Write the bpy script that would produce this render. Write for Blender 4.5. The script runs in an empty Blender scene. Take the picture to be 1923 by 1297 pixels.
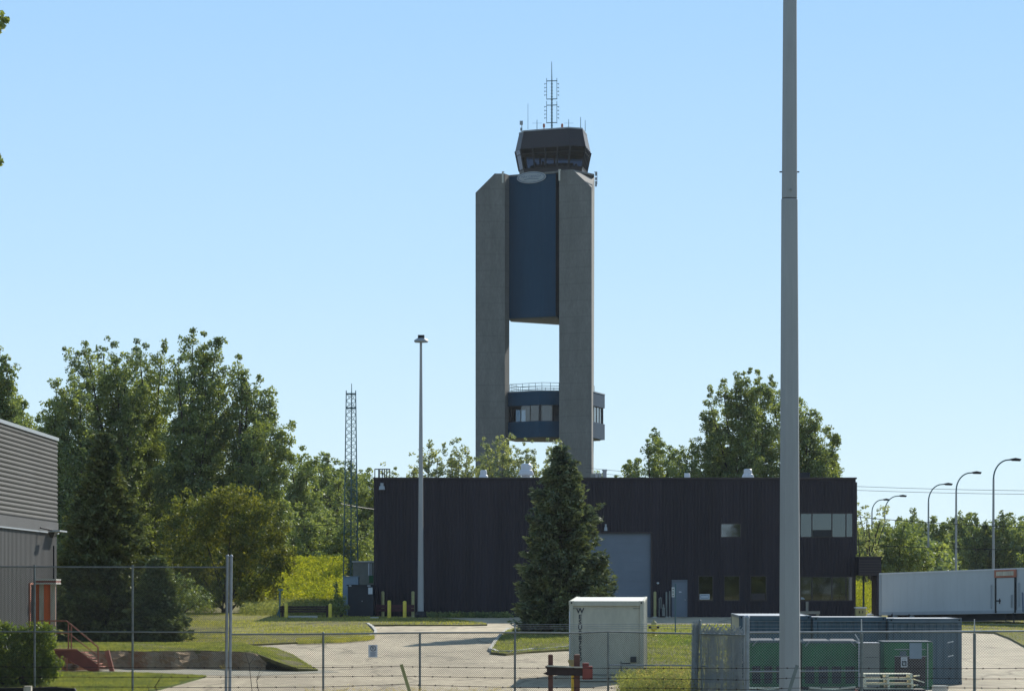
import bpy, bmesh, math, random
import numpy as np
from mathutils import Vector, Matrix
from mathutils.geometry import delaunay_2d_cdt

R = math.radians
sc = bpy.context.scene
col = sc.collection

# ------------------------------------------------------------------ camera, sky, sun
F, CX, HZ, CZ = 6200.0, 961.5, 1100.0, 3.2      # focal length (px of the 1923 px photo), centre column, horizon row, eye height
cam_d = bpy.data.cameras.new('camera')
cam = bpy.data.objects.new('camera', cam_d)
col.objects.link(cam)
cam.location = (0, 0, CZ)
cam.rotation_euler = (R(90), 0, 0)
cam_d.sensor_width = 36
cam_d.lens = 36 * F / 1923
cam_d.shift_y = (HZ - 648.5) / 1923
cam_d.clip_start = 0.5
cam_d.clip_end = 9000
sc.camera = cam

SUN_AZ, SUN_EL = R(26), R(31)
world = bpy.data.worlds.new('World')
sc.world = world
world.use_nodes = True
wn = world.node_tree.nodes
sky = wn.new('ShaderNodeTexSky')
sky.sky_type = 'NISHITA'
sky.sun_disc = False
sky.sun_elevation = SUN_EL
sky.sun_rotation = SUN_AZ
sky.air_density = 1.0
sky.dust_density = 0.0
sky.ozone_density = 2.2
bg = wn['Background']
bg.inputs['Strength'].default_value = 0.1
# clear summer sky: the physical sky, evened out towards a deep haze-free blue by elevation
wl_ = world.node_tree.links
tc_ = wn.new('ShaderNodeTexCoord'); sx_ = wn.new('ShaderNodeSeparateXYZ'); wl_.new(tc_.outputs['Generated'], sx_.inputs[0])
cr_ = wn.new('ShaderNodeValToRGB'); wl_.new(sx_.outputs['Z'], cr_.inputs[0])
e_ = cr_.color_ramp.elements
SK = ((0.0, (.70,.89,1.0)), (.035, (.64,.855,1.0)), (.096, (.495,.75,1.0)), (.17, (.385,.65,.985)), (.5, (.23,.38,.62)), (1.0, (.16,.27,.45)))
while len(e_) < len(SK): e_.new(.5)
for e, (p, c) in zip(e_, SK): e.position = p; e.color = (*c, 1)
sc_ = wn.new('ShaderNodeVectorMath'); sc_.operation = 'SCALE'; sc_.inputs['Scale'].default_value = 7.2; wl_.new(cr_.outputs[0], sc_.inputs[0])
mx_ = wn.new('ShaderNodeMix'); mx_.data_type = 'RGBA'; mx_.inputs[0].default_value = .93
wl_.new(sky.outputs[0], mx_.inputs[6]); wl_.new(sc_.outputs[0], mx_.inputs[7]); wl_.new(mx_.outputs[2], bg.inputs['Color'])

sun_d = bpy.data.lights.new('sun', 'SUN')
sun_d.energy = 4.6
sun_d.angle = R(0.5)
sun_d.color = (1.0, 0.95, 0.86)
sun = bpy.data.objects.new('sun', sun_d)
col.objects.link(sun)
S = Vector((math.sin(SUN_AZ) * math.cos(SUN_EL), math.cos(SUN_AZ) * math.cos(SUN_EL), math.sin(SUN_EL)))
sun.rotation_euler = S.to_track_quat('Z', 'Y').to_euler()

sc.view_settings.view_transform = 'Standard'
sc.view_settings.look = 'None'
sc.view_settings.gamma = 1
sc.view_settings.exposure = 0.5

# ------------------------------------------------------------------ places
def W(px, py, Y):
    return Vector(((px - CX) * Y / F, Y, CZ - (py - HZ) * Y / F))

def wx(px, Y): return (px - CX) * Y / F
def wz(py, Y): return CZ - (py - HZ) * Y / F

def sm(a, b, v):
    t = min(1.0, max(0.0, (v - a) / (b - a)))
    return t * t * (3 - 2 * t)

def zg(x, Y):                                     # height of the land
    if Y > 205: z = 1.757
    elif Y > 95: z = 0.0185 * (Y - 110)
    else: z = -0.2775
    z += 1.85 * (1 - sm(4, 24, Y))
    if Y > 200:
        z += 2.4 * sm(203, 226, Y) * (1 - sm(-10.6, -8.8, x)) * (1 - sm(260, 300, Y))
    return z

def G(px, py, h=0.0):                             # the sloping lot seen at a pixel, raised by h
    Y = (32457 - F * h) / (py - 985.3)
    return Vector(((px - CX) * Y / F, Y, 0.0185 * (Y - 110) + h))

def GY(Y): return 0.0185 * (Y - 110)

# ------------------------------------------------------------------ mesh helpers
class MB:
    def __init__(s): s.v = []; s.f = []
    def add(s, vs, fs):
        n = len(s.v); s.v += [tuple(v) for v in vs]; s.f += [tuple(i + n for i in f) for f in fs]; return s
    def box(s, x0, x1, y0, y1, z0, z1):
        return s.add([(x0,y0,z0),(x1,y0,z0),(x1,y1,z0),(x0,y1,z0),(x0,y0,z1),(x1,y0,z1),(x1,y1,z1),(x0,y1,z1)],
              [(0,3,2,1),(4,5,6,7),(0,1,5,4),(1,2,6,5),(2,3,7,6),(3,0,4,7)])
    def pbox(s, px0, px1, py0, py1, Y, d):        # box whose front face is seen at these pixels
        return s.box(wx(px0,Y), wx(px1,Y), Y, Y + d, wz(py1,Y), wz(py0,Y))
    def tube(s, p0, p1, r0, r1=None, n=8, caps=True):
        r1 = r0 if r1 is None else r1
        p0 = Vector(p0); p1 = Vector(p1); d = (p1 - p0)
        if d.length < 1e-6: return s
        d.normalize(); a = d.cross(Vector((0,0,1)) if abs(d.z) < .95 else Vector((0,1,0))).normalized(); b = d.cross(a)
        vs = []
        for p, r in ((p0, r0), (p1, r1)):
            for i in range(n):
                t = 2 * math.pi * i / n
                vs.append(p + a * (math.cos(t) * r) + b * (math.sin(t) * r))
        fs = [(i, (i+1) % n, n + (i+1) % n, n + i) for i in range(n)]
        if caps: fs += [tuple(range(n))[::-1], tuple(range(n, 2*n))]
        return s.add(vs, fs)
    def path(s, pts, r, n=6):
        for a, b in zip(pts[:-1], pts[1:]): s.tube(a, b, r, r, n)
        return s
    def prism(s, plan, z0, z1):                   # plan: [(x,y)] counter-clockwise
        n = len(plan)
        vs = [(x,y,z0) for x,y in plan] + [(x,y,z1) for x,y in plan]
        return s.add(vs, [(i,(i+1)%n,n+(i+1)%n,n+i) for i in range(n)] + [tuple(range(n))[::-1], tuple(range(n,2*n))])
    def loft(s, A, B, cap=True):
        n = len(A)
        f = [(i,(i+1)%n,n+(i+1)%n,n+i) for i in range(n)]
        if cap: f += [tuple(range(n))[::-1], tuple(range(n,2*n))]
        return s.add(list(A)+list(B), f)
    def lathe(s, c, prof, n=16):                  # prof: [(r,z)]
        vs = []; 
        for r, z in prof:
            for i in range(n):
                t = 2*math.pi*i/n; vs.append((c[0]+r*math.cos(t), c[1]+r*math.sin(t), c[2]+z))
        fs = []
        for k in range(len(prof)-1):
            for i in range(n): fs.append((k*n+i, k*n+(i+1)%n, (k+1)*n+(i+1)%n, (k+1)*n+i))
        fs += [tuple(range(n))[::-1], tuple(range((len(prof)-1)*n, len(prof)*n))]
        return s.add(vs, fs)
    def slab(s, p0, p1, w, t):                    # plank from p0 to p1, w wide (vertical-ish), t thick in y
        p0 = Vector(p0); p1 = Vector(p1); d = (p1-p0).normalized(); y = Vector((0,1,0)); u = d.cross(y).normalized()
        vs = []
        for p in (p0, p1):
            for a, b in ((-1,-1),(1,-1),(1,1),(-1,1)): vs.append(p + u*(a*w/2) + y*(b*t/2))
        return s.add(vs, [(0,1,2,3)[::-1],(4,5,6,7),(0,1,5,4),(1,2,6,5),(2,3,7,6),(3,0,4,7)])
    def hull(s, pts):
        bm = bmesh.new()
        for p in pts: bm.verts.new(p)
        r = bmesh.ops.convex_hull(bm, input=bm.verts)
        bmesh.ops.recalc_face_normals(bm, faces=bm.faces)
        bm.verts.index_update()
        s.add([v.co.copy() for v in bm.verts], [[v.index for v in f.verts] for f in bm.faces]); bm.free(); return s
    def rot(s, c, ang):                           # turn everything about a vertical axis at c
        ca, sa = math.cos(ang), math.sin(ang)
        s.v = [(c[0]+(x-c[0])*ca-(y-c[1])*sa, c[1]+(x-c[0])*sa+(y-c[1])*ca, z) for x,y,z in s.v]; return s

def origin_of(o):
    v = Vector((0,0,0))
    while o is not None: v += o.location; o = o.parent
    return v

def link(name, me, m, parent):
    o = bpy.data.objects.new(name, me)
    if m: me.materials.append(m)
    col.objects.link(o)
    if parent: o.parent = parent
    return o

def part(parent, name, mb, m, smooth=False, label=None, bevel=0):
    og = origin_of(parent)
    me = bpy.data.meshes.new(name)
    me.from_pydata([(x-og.x, y-og.y, z-og.z) for x,y,z in mb.v], [], mb.f)
    me.validate(); me.update()
    if smooth:
        me.shade_smooth()
        me.set_sharp_from_angle(angle=R(40))
    o = link(name, me, m, parent)
    if bevel:
        b = o.modifiers.new('bevel', 'BEVEL'); b.width = bevel; b.segments = 2; b.limit_method = 'ANGLE'
    if label: o['label'] = label
    return o

def tag(o, label, cat, group=None, kind=None):
    o['label'] = label; o['category'] = cat
    if group: o['group'] = group
    if kind: o['kind'] = kind
    return o

def thing(name, label, cat, loc, group=None):
    o = bpy.data.objects.new(name, None); col.objects.link(o); o.location = loc; o.empty_display_size = .3
    return tag(o, label, cat, group)

def single(name, label, cat, mb, m, loc, group=None, smooth=False, kind=None, bevel=0):
    me = bpy.data.meshes.new(name); L = Vector(loc)
    me.from_pydata([(x-L.x, y-L.y, z-L.z) for x,y,z in mb.v], [], mb.f); me.validate(); me.update()
    if smooth: me.shade_smooth(); me.set_sharp_from_angle(angle=R(40))
    o = link(name, me, m, None); o.location = L
    if bevel:
        b = o.modifiers.new('bevel', 'BEVEL'); b.width = bevel; b.segments = 2; b.limit_method = 'ANGLE'
    return tag(o, label, cat, group, kind)

def struct(name, mb, m, kind='structure', label=None):
    me = bpy.data.meshes.new(name); me.from_pydata(mb.v, [], mb.f); me.validate(); me.update()
    o = link(name, me, m, None); o['kind'] = kind
    if label: o['label'] = label
    return o

def dup(root, loc, label=None):
    r = root.copy(); col.objects.link(r); r.location = loc
    if label: r['label'] = label
    for ch in root.children:
        c = ch.copy(); col.objects.link(c); c.parent = r
        for g in ch.children:
            d = g.copy(); col.objects.link(d); d.parent = c
    return r

def text_part(parent, name, body, size, loc, rot, m, depth=.004, label=None, sx=1.0, bold=0.0):
    cu = bpy.data.curves.new(name, 'FONT'); cu.body = body; cu.size = size; cu.extrude = depth; cu.offset = bold
    cu.align_x = 'CENTER'; cu.align_y = 'CENTER'; cu.resolution_u = 3
    to = bpy.data.objects.new(name, cu); col.objects.link(to)
    dg = bpy.context.evaluated_depsgraph_get(); dg.update()
    me = bpy.data.meshes.new_from_object(to.evaluated_get(dg))
    bpy.data.objects.remove(to)
    me.materials.clear()
    o = link(name, me, m, parent)
    o.location = Vector(loc) - origin_of(parent); o.rotation_euler = rot; o.scale = (sx, 1, 1)
    if label: o['label'] = label
    return o

# ------------------------------------------------------------------ materials
def mat(name, c, rough=.7, metal=0.0, var=.25, scale=3.0, bump=0.0, bscale=40, spec=.4, c2=None, stretch=(1,1,1), fine=0.0):
    m = bpy.data.materials.new(name); m.use_nodes = True
    nt = m.node_tree; N = nt.nodes; L = nt.links; b = N['Principled BSDF']
    b.inputs['Roughness'].default_value = rough; b.inputs['Metallic'].default_value = metal
    b.inputs['Specular IOR Level'].default_value = spec
    tc = N.new('ShaderNodeTexCoord'); mp = N.new('ShaderNodeMapping'); mp.inputs['Scale'].default_value = stretch
    L.new(tc.outputs['Object'], mp.inputs[0])
    no = N.new('ShaderNodeTexNoise'); no.inputs['Scale'].default_value = scale; no.inputs['Detail'].default_value = 6
    no.inputs['Roughness'].default_value = .65
    L.new(mp.outputs[0], no.inputs[0])
    rp = N.new('ShaderNodeValToRGB')
    c2 = c2 or tuple(min(1, x*(1+var)) for x in c); c1 = tuple(x*(1-var) for x in c) if not isinstance(c2, list) else c
    rp.color_ramp.elements[0].position = .32; rp.color_ramp.elements[1].position = .68
    rp.color_ramp.elements[0].color = (*c1, 1); rp.color_ramp.elements[1].color = (*c2, 1)
    L.new(no.outputs['Fac'], rp.inputs[0])
    out = rp.outputs[0]
    if fine:
        n3 = N.new('ShaderNodeTexNoise'); n3.inputs['Scale'].default_value = scale*9; n3.inputs['Detail'].default_value = 3
        L.new(mp.outputs[0], n3.inputs[0])
        mr = N.new('ShaderNodeMapRange'); mr.inputs[1].default_value = .3; mr.inputs[2].default_value = .7
        mr.inputs[3].default_value = 1-fine; mr.inputs[4].default_value = 1+fine
        L.new(n3.outputs['Fac'], mr.inputs[0])
        mx = N.new('ShaderNodeVectorMath'); mx.operation = 'SCALE'
        L.new(out, mx.inputs[0]); L.new(mr.outputs[0], mx.inputs['Scale']); out = mx.outputs[0]
    L.new(out, b.inputs['Base Color'])
    if bump:
        n2 = N.new('ShaderNodeTexNoise'); n2.inputs['Scale'].default_value = bscale; n2.inputs['Detail'].default_value = 4
        L.new(mp.outputs[0], n2.inputs[0])
        bp = N.new('ShaderNodeBump'); bp.inputs['Strength'].default_value = bump; bp.inputs['Distance'].default_value = .03
        L.new(n2.outputs['Fac'], bp.inputs['Height']); L.new(bp.outputs[0], b.inputs['Normal'])
    return m

def leafmat(name, cd, cl, trans=.45, gloss=.06, hue=None):
    m = bpy.data.materials.new(name); m.use_nodes = True
    nt = m.node_tree; N = nt.nodes; L = nt.links; N.remove(N['Principled BSDF']); out = N['Material Output']
    geo = N.new('ShaderNodeNewGeometry'); rp = N.new('ShaderNodeValToRGB')
    cd = tuple(x*1.55 for x in cd); cl = tuple(x*1.45 for x in cl); gloss *= .55
    rp.color_ramp.elements[0].color = (*cd, 1); rp.color_ramp.elements[1].color = (*cl, 1)
    L.new(geo.outputs['Random Per Island'], rp.inputs[0])
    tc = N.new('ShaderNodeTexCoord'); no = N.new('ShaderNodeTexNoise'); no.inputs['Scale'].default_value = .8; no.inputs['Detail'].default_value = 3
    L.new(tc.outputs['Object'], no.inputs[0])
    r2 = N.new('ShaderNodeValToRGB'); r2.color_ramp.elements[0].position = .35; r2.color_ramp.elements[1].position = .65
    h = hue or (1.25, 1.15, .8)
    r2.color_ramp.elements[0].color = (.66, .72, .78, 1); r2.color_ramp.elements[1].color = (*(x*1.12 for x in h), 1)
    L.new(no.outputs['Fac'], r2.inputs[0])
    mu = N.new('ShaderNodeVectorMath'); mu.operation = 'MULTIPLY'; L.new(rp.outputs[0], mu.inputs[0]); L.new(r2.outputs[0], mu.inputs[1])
    d = N.new('ShaderNodeBsdfDiffuse'); t = N.new('ShaderNodeBsdfTranslucent'); g = N.new('ShaderNodeBsdfGlossy')
    g.inputs['Roughness'].default_value = .5; g.inputs['Color'].default_value = (.9, .95, .9, 1)
    L.new(mu.outputs[0], d.inputs[0]); 
    tm = N.new('ShaderNodeVectorMath'); tm.operation = 'MULTIPLY'; tm.inputs[1].default_value = (1.15, 1.2, .6)
    L.new(mu.outputs[0], tm.inputs[0]); L.new(tm.outputs[0], t.inputs[0])
    m1 = N.new('ShaderNodeMixShader'); m1.inputs[0].default_value = trans; L.new(d.outputs[0], m1.inputs[1]); L.new(t.outputs[0], m1.inputs[2])
    m2 = N.new('ShaderNodeMixShader'); m2.inputs[0].default_value = gloss; L.new(m1.outputs[0], m2.inputs[1]); L.new(g.outputs[0], m2.inputs[2])
    L.new(m2.outputs[0], out.inputs['Surface'])
    return m

def glassmat(name, tint, refl=.12, rough=.02, rc=(1,1,1)):
    m = bpy.data.materials.new(name); m.use_nodes = True
    nt = m.node_tree; N = nt.nodes; L = nt.links; N.remove(N['Principled BSDF']); out = N['Material Output']
    t = N.new('ShaderNodeBsdfTransparent'); t.inputs[0].default_value = (*tint, 1)
    g = N.new('ShaderNodeBsdfGlossy'); g.inputs['Roughness'].default_value = rough; g.inputs[0].default_value = (*rc, 1)
    fr = N.new('ShaderNodeFresnel'); fr.inputs[0].default_value = 1.5
    ma = N.new('ShaderNodeMath'); ma.operation = 'ADD'; ma.inputs[1].default_value = refl; ma.use_clamp = True
    L.new(fr.outputs[0], ma.inputs[0])
    mx = N.new('ShaderNodeMixShader'); L.new(ma.outputs[0], mx.inputs[0]); L.new(t.outputs[0], mx.inputs[1]); L.new(g.outputs[0], mx.inputs[2])
    L.new(mx.outputs[0], out.inputs['Surface']); return m

M = {}
def mk(k, *a, **kw): M[k] = mat(k, *a, **kw); return M[k]
mk('dry_grass_ground', (.155,.14,.055), .95, var=.38, scale=.45, fine=.25, stretch=(1,.3,1), bump=.5, bscale=14, spec=.1)
mk('road_concrete', (.45,.38,.26), .9, var=.1, scale=.35, fine=.13, bump=.2, bscale=30, spec=.2, stretch=(1,.35,1))
mk('kerb', (.42,.40,.34), .9, var=.2, scale=2)
mk('dirt', (.36,.25,.15), .95, var=.18, scale=9, fine=.3, bump=.35, bscale=9, spec=.1)
mk('path_gravel', (.30,.28,.21), .95, var=.15, scale=1.2, fine=.2)
mk('steel', (.30,.32,.33), .55, .5, var=.15, scale=4)
mk('fence_steel', (.20,.22,.21), .6, .5, var=.2, scale=5)
mk('fence_wire', (.075,.08,.065), .6, .4, var=.1, scale=2)
mk('pale_wire', (.33,.35,.35), .5, .5, var=.1, scale=2)
mk('pole_grey', (.36,.36,.355), .55, .2, var=.08, scale=2.2, stretch=(1,1,.12), fine=.03)
mk('lattice', (.09,.16,.17), .6, .2, var=.15)
mk('dark_metal', (.02,.022,.025), .6, .2, var=.2)
mk('brown_cladding', (.025,.020,.026), .62, 0, var=.28, scale=1.3, stretch=(1,1,.06), spec=.3)
mk('brown_trim', (.045,.035,.036), .6, var=.1)
mk('blue_door', (.15,.18,.215), .55, var=.06, scale=.8)
mk('roof_gravel', (.18,.17,.16), .95, var=.2)
mk('white_metal', (.62,.62,.62), .45, var=.08, scale=2)
mk('off_white', (.55,.53,.46), .55, var=.1, scale=1.2, fine=.05)
mk('maroon', (.065,.022,.028), .7, var=.2)
mk('barrier_brown', (.15,.065,.045), .8, var=.2, scale=3)
mk('yellow', (.72,.56,.07), .55, var=.12, scale=4)
mk('dull_yellow', (.36,.32,.14), .7, var=.15, scale=4)
mk('rust_red', (.42,.16,.10), .75, var=.2, scale=3)
mk('oxide_red', (.24,.06,.045), .7, var=.2, scale=3)
mk('orange', (.72,.15,.04), .7, var=.15, scale=1.5)
mk('weathered_wood', (.52,.47,.37), .85, var=.25, scale=6, stretch=(1,1,.2))
mk('pallet_wood', (.88,.80,.60), .8, var=.2, scale=4)
mk('guard_timber', (.045,.028,.025), .8, var=.25, scale=3)
mk('grey_cladding', (.075,.075,.074), .6, .0, var=.08, scale=.6, spec=.3)
mk('silver_cladding', (.15,.148,.142), .95, .0, var=.08, spec=.08, scale=.7, stretch=(.3,.3,1), fine=.03)
mk('container_white', (.47,.455,.36), .55, var=.10, scale=.9, stretch=(1,1,.35), fine=.06)
mk('container_top', (.66,.65,.57), .6, var=.15, scale=1.5)
mk('container_blue', (.070,.105,.13), .5, var=.18, scale=1.0, stretch=(1,1,.3), fine=.08)
mk('container_cream', (.36,.36,.27), .6, var=.12, scale=1)
mk('trailer_white', (.46,.485,.49), .5, var=.06, scale=.6, stretch=(1,1,.3))
mk('green_paint', (.018,.12,.04), .55, var=.35, scale=1.6)
mk('grey_cabinet', (.20,.205,.18), .6, var=.1)
mk('dark_box', (.013,.018,.026), .5, var=.15)
mk('pale_blue_box', (.20,.27,.33), .6, var=.1)
mk('trunk', (.055,.045,.035), .9, var=.3, scale=4, stretch=(1,1,.2), bump=.4)
mk('pale_trunk', (.16,.15,.12), .9, var=.3, scale=4)
mk('blue_panel', (.009,.050,.098), .75, var=.12, scale=.5, spec=.15, stretch=(1,1,.12), fine=.05)
mk('tower_brown', (.017,.014,.018), .5, var=.1)
mk('sign_white', (.55,.58,.60), .5, var=.04)
mk('sign_grey', (.33,.36,.38), .5, var=.05)
mk('ink', (.03,.035,.045), .6, var=.05)
mk('mark_blue', (.10,.14,.20), .6, var=.05)
mk('rubber', (.02,.02,.02), .85, var=.1)
mk('pole_wood', (.05,.045,.035), .9, var=.2)
mk('interior', (.10,.11,.12), .9, var=.1)
mk('blind', (.35,.38,.38), .9, var=.05)  # also the tone of the painted reflections in the ground-floor windows
M['glass_dark'] = glassmat('glass_dark', (.3,.34,.36), .10, .02, (.85,.92,1))
mk('gate_wire', (.33,.36,.37), .6, .3, var=.1)
M['glass_sky'] = glassmat('glass_sky', (.25,.3,.32), .07, .03, (.85,.97,1))
M['glass_cab'] = glassmat('glass_cab', (.16,.20,.26), 0, .02, (.5,.55,.7))
M['glass_pod'] = glassmat('glass_pod', (.30,.36,.42), .05)
M['poplar'] = leafmat('poplar', (.066,.090,.030), (.205,.235,.095), .42, .10)
M['poplar_pale'] = leafmat('poplar_pale', (.080,.108,.040), (.20,.23,.10), .42, .08)
M['birch'] = leafmat('birch', (.13,.15,.080), (.27,.285,.17), .4, .10)
M['yellow_bush'] = leafmat('yellow_bush', (.060,.078,.018), (.165,.18,.045), .4, .05, (1.3,1.08,.75))
M['spruce'] = leafmat('spruce', (.045,.060,.030), (.12,.145,.07), .22, .05)
M['spruce_blue'] = leafmat('spruce_blue', (.045,.060,.038), (.13,.15,.09), .22, .06)
M['hedge'] = leafmat('hedge', (.08,.11,.02), (.22,.27,.06), .45, .08)
M['goldenrod'] = leafmat('goldenrod', (.12,.15,.025), (.32,.31,.04), .4, .02)
M['weeds'] = leafmat('weeds', (.10,.12,.05), (.24,.24,.12), .4, .03)
M['dry_weeds'] = leafmat('dry_weeds', (.16,.13,.06), (.34,.28,.16), .35, .02)
M['blade'] = leafmat('blade', (.15,.15,.05), (.30,.285,.11), .4, .02)
M['blade_green'] = leafmat('blade_green', (.125,.138,.05), (.25,.262,.105), .4, .02)
M['needle_dark'] = leafmat('needle_dark', (.045,.056,.024), (.11,.125,.058), .2, .04)

def concrete():
    m = mat('tower_concrete', (.165,.165,.155), .9, var=.14, scale=.8, fine=.10, stretch=(1,1,.3), bump=.2, bscale=6)
    nt = m.node_tree; N = nt.nodes; L = nt.links; b = N['Principled BSDF']
    src = b.inputs['Base Color'].links[0].from_socket
    tc = N.new('ShaderNodeTexCoord'); sp = N.new('ShaderNodeSeparateXYZ'); L.new(tc.outputs['Object'], sp.inputs[0])
    a = N.new('ShaderNodeMath'); a.operation = 'DIVIDE'; a.inputs[1].default_value = 1.95; L.new(sp.outputs[2], a.inputs[0])
    fr = N.new('ShaderNodeMath'); fr.operation = 'FRACT'; L.new(a.outputs[0], fr.inputs[0])
    lt = N.new('ShaderNodeMath'); lt.operation = 'LESS_THAN'; lt.inputs[1].default_value = .06; L.new(fr.outputs[0], lt.inputs[0])
    ml = N.new('ShaderNodeMath'); ml.operation = 'MULTIPLY_ADD'; ml.inputs[1].default_value = -.13; ml.inputs[2].default_value = 1; L.new(lt.outputs[0], ml.inputs[0])
    v = N.new('ShaderNodeVectorMath'); v.operation = 'SCALE'; L.new(src, v.inputs[0]); L.new(ml.outputs[0], v.inputs['Scale']); L.new(v.outputs[0], b.inputs['Base Color'])
    return m
M['concrete'] = concrete()
def worn_road():
    m = M['road_concrete']; nt = m.node_tree; N = nt.nodes; L = nt.links; b = N['Principled BSDF']
    src = b.inputs['Base Color'].links[0].from_socket; tc = N.new('ShaderNodeTexCoord')
    def chain(scale, sx, lo, hi, a0, a1, kind):
        mp = N.new('ShaderNodeMapping'); mp.inputs['Scale'].default_value = (1, sx, 1)
        nz = N.new('ShaderNodeTexNoise'); nz.inputs['Scale'].default_value = .5; nz.inputs['Detail'].default_value = 4
        ad = N.new('ShaderNodeVectorMath'); ad.operation = 'ADD'; sc2 = N.new('ShaderNodeVectorMath'); sc2.operation = 'SCALE'; sc2.inputs['Scale'].default_value = 2.5
        L.new(tc.outputs['Object'], mp.inputs[0]); L.new(mp.outputs[0], nz.inputs[0]); L.new(nz.outputs['Color'], sc2.inputs[0]); L.new(mp.outputs[0], ad.inputs[0]); L.new(sc2.outputs[0], ad.inputs[1])
        if kind == 'crack':
            v = N.new('ShaderNodeTexVoronoi'); v.feature = 'DISTANCE_TO_EDGE'; v.inputs['Scale'].default_value = scale; L.new(ad.outputs[0], v.inputs[0]); o = v.outputs['Distance']
        else:
            v = N.new('ShaderNodeTexNoise'); v.inputs['Scale'].default_value = scale; v.inputs['Detail'].default_value = 5; L.new(ad.outputs[0], v.inputs[0]); o = v.outputs['Fac']
        r = N.new('ShaderNodeMapRange'); r.inputs[1].default_value = lo; r.inputs[2].default_value = hi; r.inputs[3].default_value = a0; r.inputs[4].default_value = a1; L.new(o, r.inputs[0]); return r.outputs[0]
    for o in (chain(.16, .42, .0, .022, .62, 1, 'crack'), chain(.35, .3, .38, .6, .86, 1.06, 'noise')):
        s2 = N.new('ShaderNodeVectorMath'); s2.operation = 'SCALE'; L.new(src, s2.inputs[0]); L.new(o, s2.inputs['Scale']); src = s2.outputs[0]
    L.new(src, b.inputs['Base Color'])
worn_road()

# ------------------------------------------------------------------ the land
def grid_ground():
    xs = [-2500,-1200,-600,-300,-150,-80] + list(np.arange(-50, 61, 2.5)) + [80,150,300,600,1200,2500]
    ys = [-400,-150,-60,-20,0] + list(np.arange(2, 30, 2.0)) + list(np.arange(30, 310, 4.0)) + [340,400,500,700,1000,1600,2600,4500]
    vs = [(x, y, zg(x, y) - .035) for y in ys for x in xs]; n = len(xs)
    fs = [(j*n+i, j*n+i+1, (j+1)*n+i+1, (j+1)*n+i) for j in range(len(ys)-1) for i in range(n-1)]
    return MB().add(vs, fs)
struct('ground', grid_ground(), M['dry_grass_ground'])

def sheet(poly, step, zf, skirt=0.0):
    """flat patch: outline as points (x,y), inner grid points, height zf(x,y); a skirt hangs down at its rim"""
    P = [Vector((p[0], p[1])) for p in poly]
    # subdivide edges
    Q = []
    for i in range(len(P)):
        a, b = P[i], P[(i+1) % len(P)]; k = max(1, int((b-a).length/step))
        for j in range(k): Q.append(a + (b-a)*(j/k))
    n = len(Q); xs = [q.x for q in Q]; ys = [q.y for q in Q]
    def inside(x, y):
        c = False; j = n-1
        for i in range(n):
            if (Q[i].y > y) != (Q[j].y > y) and x < (Q[j].x-Q[i].x)*(y-Q[i].y)/(Q[j].y-Q[i].y)+Q[i].x: c = not c
            j = i
        return c
    pts = list(Q)
    for y in np.arange(min(ys), max(ys), step):
        for x in np.arange(min(xs), max(xs), step):
            if inside(x, y) and min((q.x-x)**2+(q.y-y)**2 for q in Q) > (step*.4)**2: pts.append(Vector((x, y)))
    r = delaunay_2d_cdt(pts, [], [list(range(n))], 1, 1e-4)
    mb = MB(); mb.add([(v.x, v.y, zf(v.x, v.y)) for v in r[0]], [tuple(f) for f in r[2]])
    if skirt:
        k = len(mb.v); ring = [(q.x, q.y, zf(q.x, q.y)) for q in Q]
        mb.add(ring + [(x, y, z-skirt) for x, y, z in ring], [(i, (i+1) % n, n+(i+1) % n, n+i) for i in range(n)])
    return mb, Q

def px_poly(pts, h=0.0): return [G(a, b, h).to_2d() for a, b in pts]

def rock(n, a, b, s):                            # small smooth 2-d wobble
    return s*(math.sin(a*1.7+b*.6)+.6*math.sin(a*3.9-b*1.3+1)+.4*math.sin(a*8.1+b*2.2))

road_poly = px_poly([(-320,1314),(-320,1158),(2150,1156),(2150,1330)])
mb, _ = sheet([(-27,99),(-40,189.5),(41,189.5),(24,99)], 6, lambda x, y: GY(y))
struct('road', mb, M['road_concrete'])

LAWN_H = .09
L1 = px_poly([(-320,1149),(-320,1206),(330,1208.5),(480,1208),(600,1202.5),(690,1196.5),(703,1192),(700,1184),(690,1172.5),(760,1171.5),(860,1171.5),(915,1171),(905,1167.5),(860,1162.5),(800,1158.5),(700,1156.5),(640,1153.5),(500,1150)], LAWN_H)
mb, Q1 = sheet(L1, 2.2, lambda x, y: GY(y)+LAWN_H+.03*math.sin(x*.5)*math.sin(y*.3), .14)
struct('lawn', mb, M['dry_grass_ground'])

def bank_h(x, y):
    return .60*(1-sm(-9.6, -7.4, x+.12*(y-119)))*(1-sm(127, 141, y)) + .05
def cut_y(x):                                     # line where the bank was dug away
    return 120.3 + .35*math.sin(x*2.1) + .2*math.sin(x*5.3) - 1.0*sm(-10.2, -8.9, x)
L2 = [(-19.5, 122.4)] + [(x, cut_y(x)) for x in np.arange(-19, -8.9, .35)] + [tuple(G(524,1257,.05).to_2d()), tuple(G(560,1258,.05).to_2d()), tuple(G(597,1257,.05).to_2d()), tuple(G(578,1246,.05).to_2d()), tuple(G(548,1228,.05).to_2d()), tuple(G(520,1217,.05).to_2d()), tuple(G(485,1213,.05).to_2d()), tuple(G(330,1212.5,.05).to_2d()), (-19.5, 143)]
mb, Q2 = sheet(L2, .9, lambda x, y: GY(y)+bank_h(x, y)+rock(0, x, y, .015), .12)
struct('lawn_mound', mb, M['dry_grass_ground'])
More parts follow.
